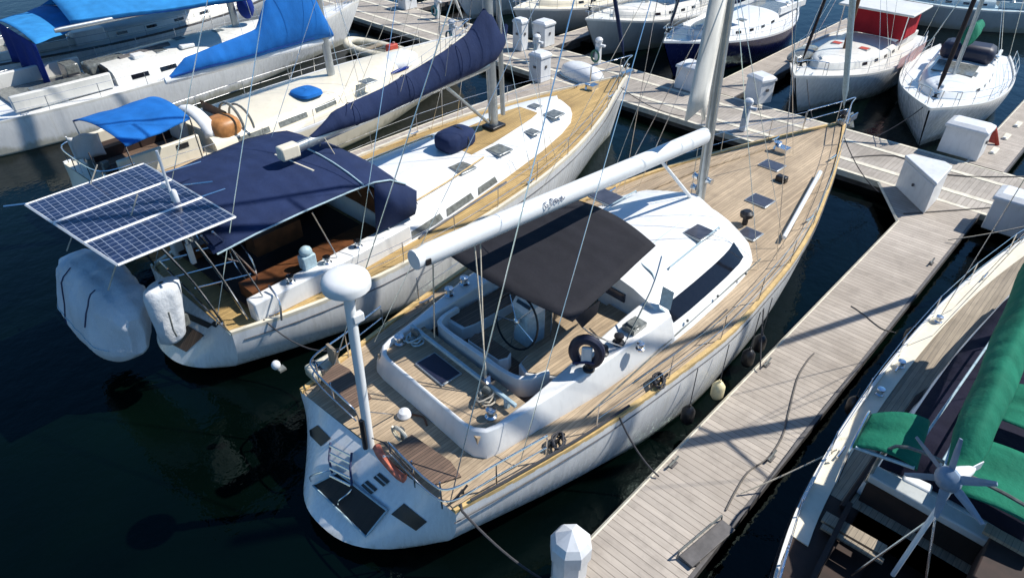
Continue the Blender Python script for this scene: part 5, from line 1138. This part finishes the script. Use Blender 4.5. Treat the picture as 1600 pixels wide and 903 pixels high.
q = at(1103, 853, DZ); T = Thing('boarding_ramp', 'grey folded boarding ramp along the edge of the wide finger near the wind generator', 'ramp', (q.x, q.y, DZ), -6); T.part('ramp_panel', MB().prism([(-.55, -.12), (.6, -.16), (.6, .12), (-.55, .16)], .05, .09), 'rubgrey', bev=.01); T.part('ramp_rail', MB().tube([(-.58, .17, .02), (-.56, .17, .2), (.58, .13, .2), (.62, .13, .02)], .018, 6), 'slate'); T.part('ramp_foot', MB().box((-.4, 0, .025), (.1, .26, .05)), 'dark'); T.part('ramp_foot', MB().box((.4, 0, .025), (.1, .26, .05)), 'dark')
# hoses and mooring lines
line('dark water hose snaking along the wide finger pontoon', curve([at(x, y, DZ+.02) for x, y in ((1272, 552), (1262, 563), (1248, 586), (1240, 612), (1232, 645), (1222, 682), (1200, 715), (1170, 736), (1150, 766), (1134, 797))], 5), .018, 'hosegrey', 'hose', 'water_hose')
line('thin power cable across the boards of the wide finger', curve([at(x, y, DZ+.015) for x, y in ((1330, 478), (1348, 490), (1376, 512), (1400, 520))], 5), .012, 'hosegrey', 'cable', 'power_cable')
line('brown cable along the walkway past the corner dock box', curve([at(x, y, DZ+.02) for x, y in ((1412, 334), (1470, 330), (1540, 325), (1600, 318))], 4), .02, 'hosegrey', 'cable', 'power_cable')
line('dark cable across the walkway behind the corner dock box', curve([at(x, y, DZ+.02) for x, y in ((1330, 246), (1400, 244), (1480, 273), (1600, 276))], 4), .02, 'hosegrey', 'cable', 'power_cable')
A = YA.wor
line('dark stern line from the black bimini yacht quarter down toward the water', [A((.35, -2.1, 1.55)), *sag(A((.3, -2.2, 1.5)), at(845, 903, .2), .15)], .022, 'ropedk')
line('dark line from the black bimini yacht stern rail to a pontoon cleat', sag(A((3.6, -2.75, 1.7)), (7.9, 3.7, .55), .15), .018, 'ropedk')
line('dark rope lying along the starboard rail of the black bimini yacht', [A((u, -YA.hb(u)+.05, YA.zd(u)+.12)) for u in (.5, 1.2, 2.0, 2.6, 3.2, 3.9)], .028, 'ropedk')
line('bow line from the black bimini yacht to the corner of the wide finger', sag(A((17.2, -.35, 2.4)), (22.2, 4.9, .55), .2), .016, 'ropedk')
line('second bow line from the black bimini yacht to the walkway', sag(A((17.3, .3, 2.42)), (23.3, 9.4, .55), .15), .016, 'ropedk')
B_ = YB.wor
line('bow line of the navy-awning yacht to the walkway, starboard side', sag(B_((16.6, -.5, 2.1)), (23.3, 12.8, .55), .2), .016, 'ropedk')
line('bow line of the navy-awning yacht to the walkway, port side', sag(B_((16.6, .6, 2.1)), (23.3, 17.0, .55), .2), .016, 'ropedk')
line('dark spring line looped from the navy-awning yacht quarter', sag(B_((.7, -2.1, 1.5)), A((1.2, 2.5, 1.6)), .5), .018, 'ropedk')
line('line from the black bimini yacht midship cleat to the ringed cleat', sag(A((8.9, -2.6, 2.0)), (11.9, 3.7, .57), .12), .016, 'ropedk')
G_ = YG.wor
line('pale mooring line of the green-covered boat to the wide finger', sag(G_((4.5, 1.85, 1.45)), (8.6, 2.4, .55), .05), .016, 'rope')
line('bow line of the green-covered boat to the walkway cleat', sag(G_((16.5, .4, 2.0)), (20.6, 2.38, .57), .1), .016, 'rope')
line('line from the red-canvas yacht bow to the walkway', sag((27.3, 9.9, 1.7), (26.5, 9.0, .55), .1), .018, 'ropedk'); line('line from the grey-hatched white yacht bow to the walkway', sag((27.6, 5.6, 1.7), (26.5, 6.6, .55), .1), .018, 'ropedk')
# fenders on the hulls
for u, m, lab in ((1.9, 'dark', 'black fender near the stern of the black bimini yacht'), (5.6, 'dark', 'black fender amidships on the black bimini yacht, facing the wide finger'), (6.6, 'yellow', 'pale yellow fender on the black bimini yacht beside the wide finger'), (7.9, 'dark', 'black fender on the black bimini yacht above the ringed cleat'), (8.5, 'dark', 'black fender farthest forward on the black bimini yacht')):
    if u < 3: continue
    p = A((u, -YA.hb(u)-.14, YA.zd(u)+.05)); fender(lab, p, .14, .5, m, 'fenders on the black bimini yacht', 1.05)
for u in (6.5, 9.5): p = G_((u, YG.hb(u)+.14, YG.zd(u))); fender('dark fender between the green-covered boat and the wide finger, '+('nearer the stern' if u < 8 else 'nearer the bow'), p, .13, .5, 'dark', 'fenders on the green-covered boat', .25)
q = A((8.6, -2.6, 0));
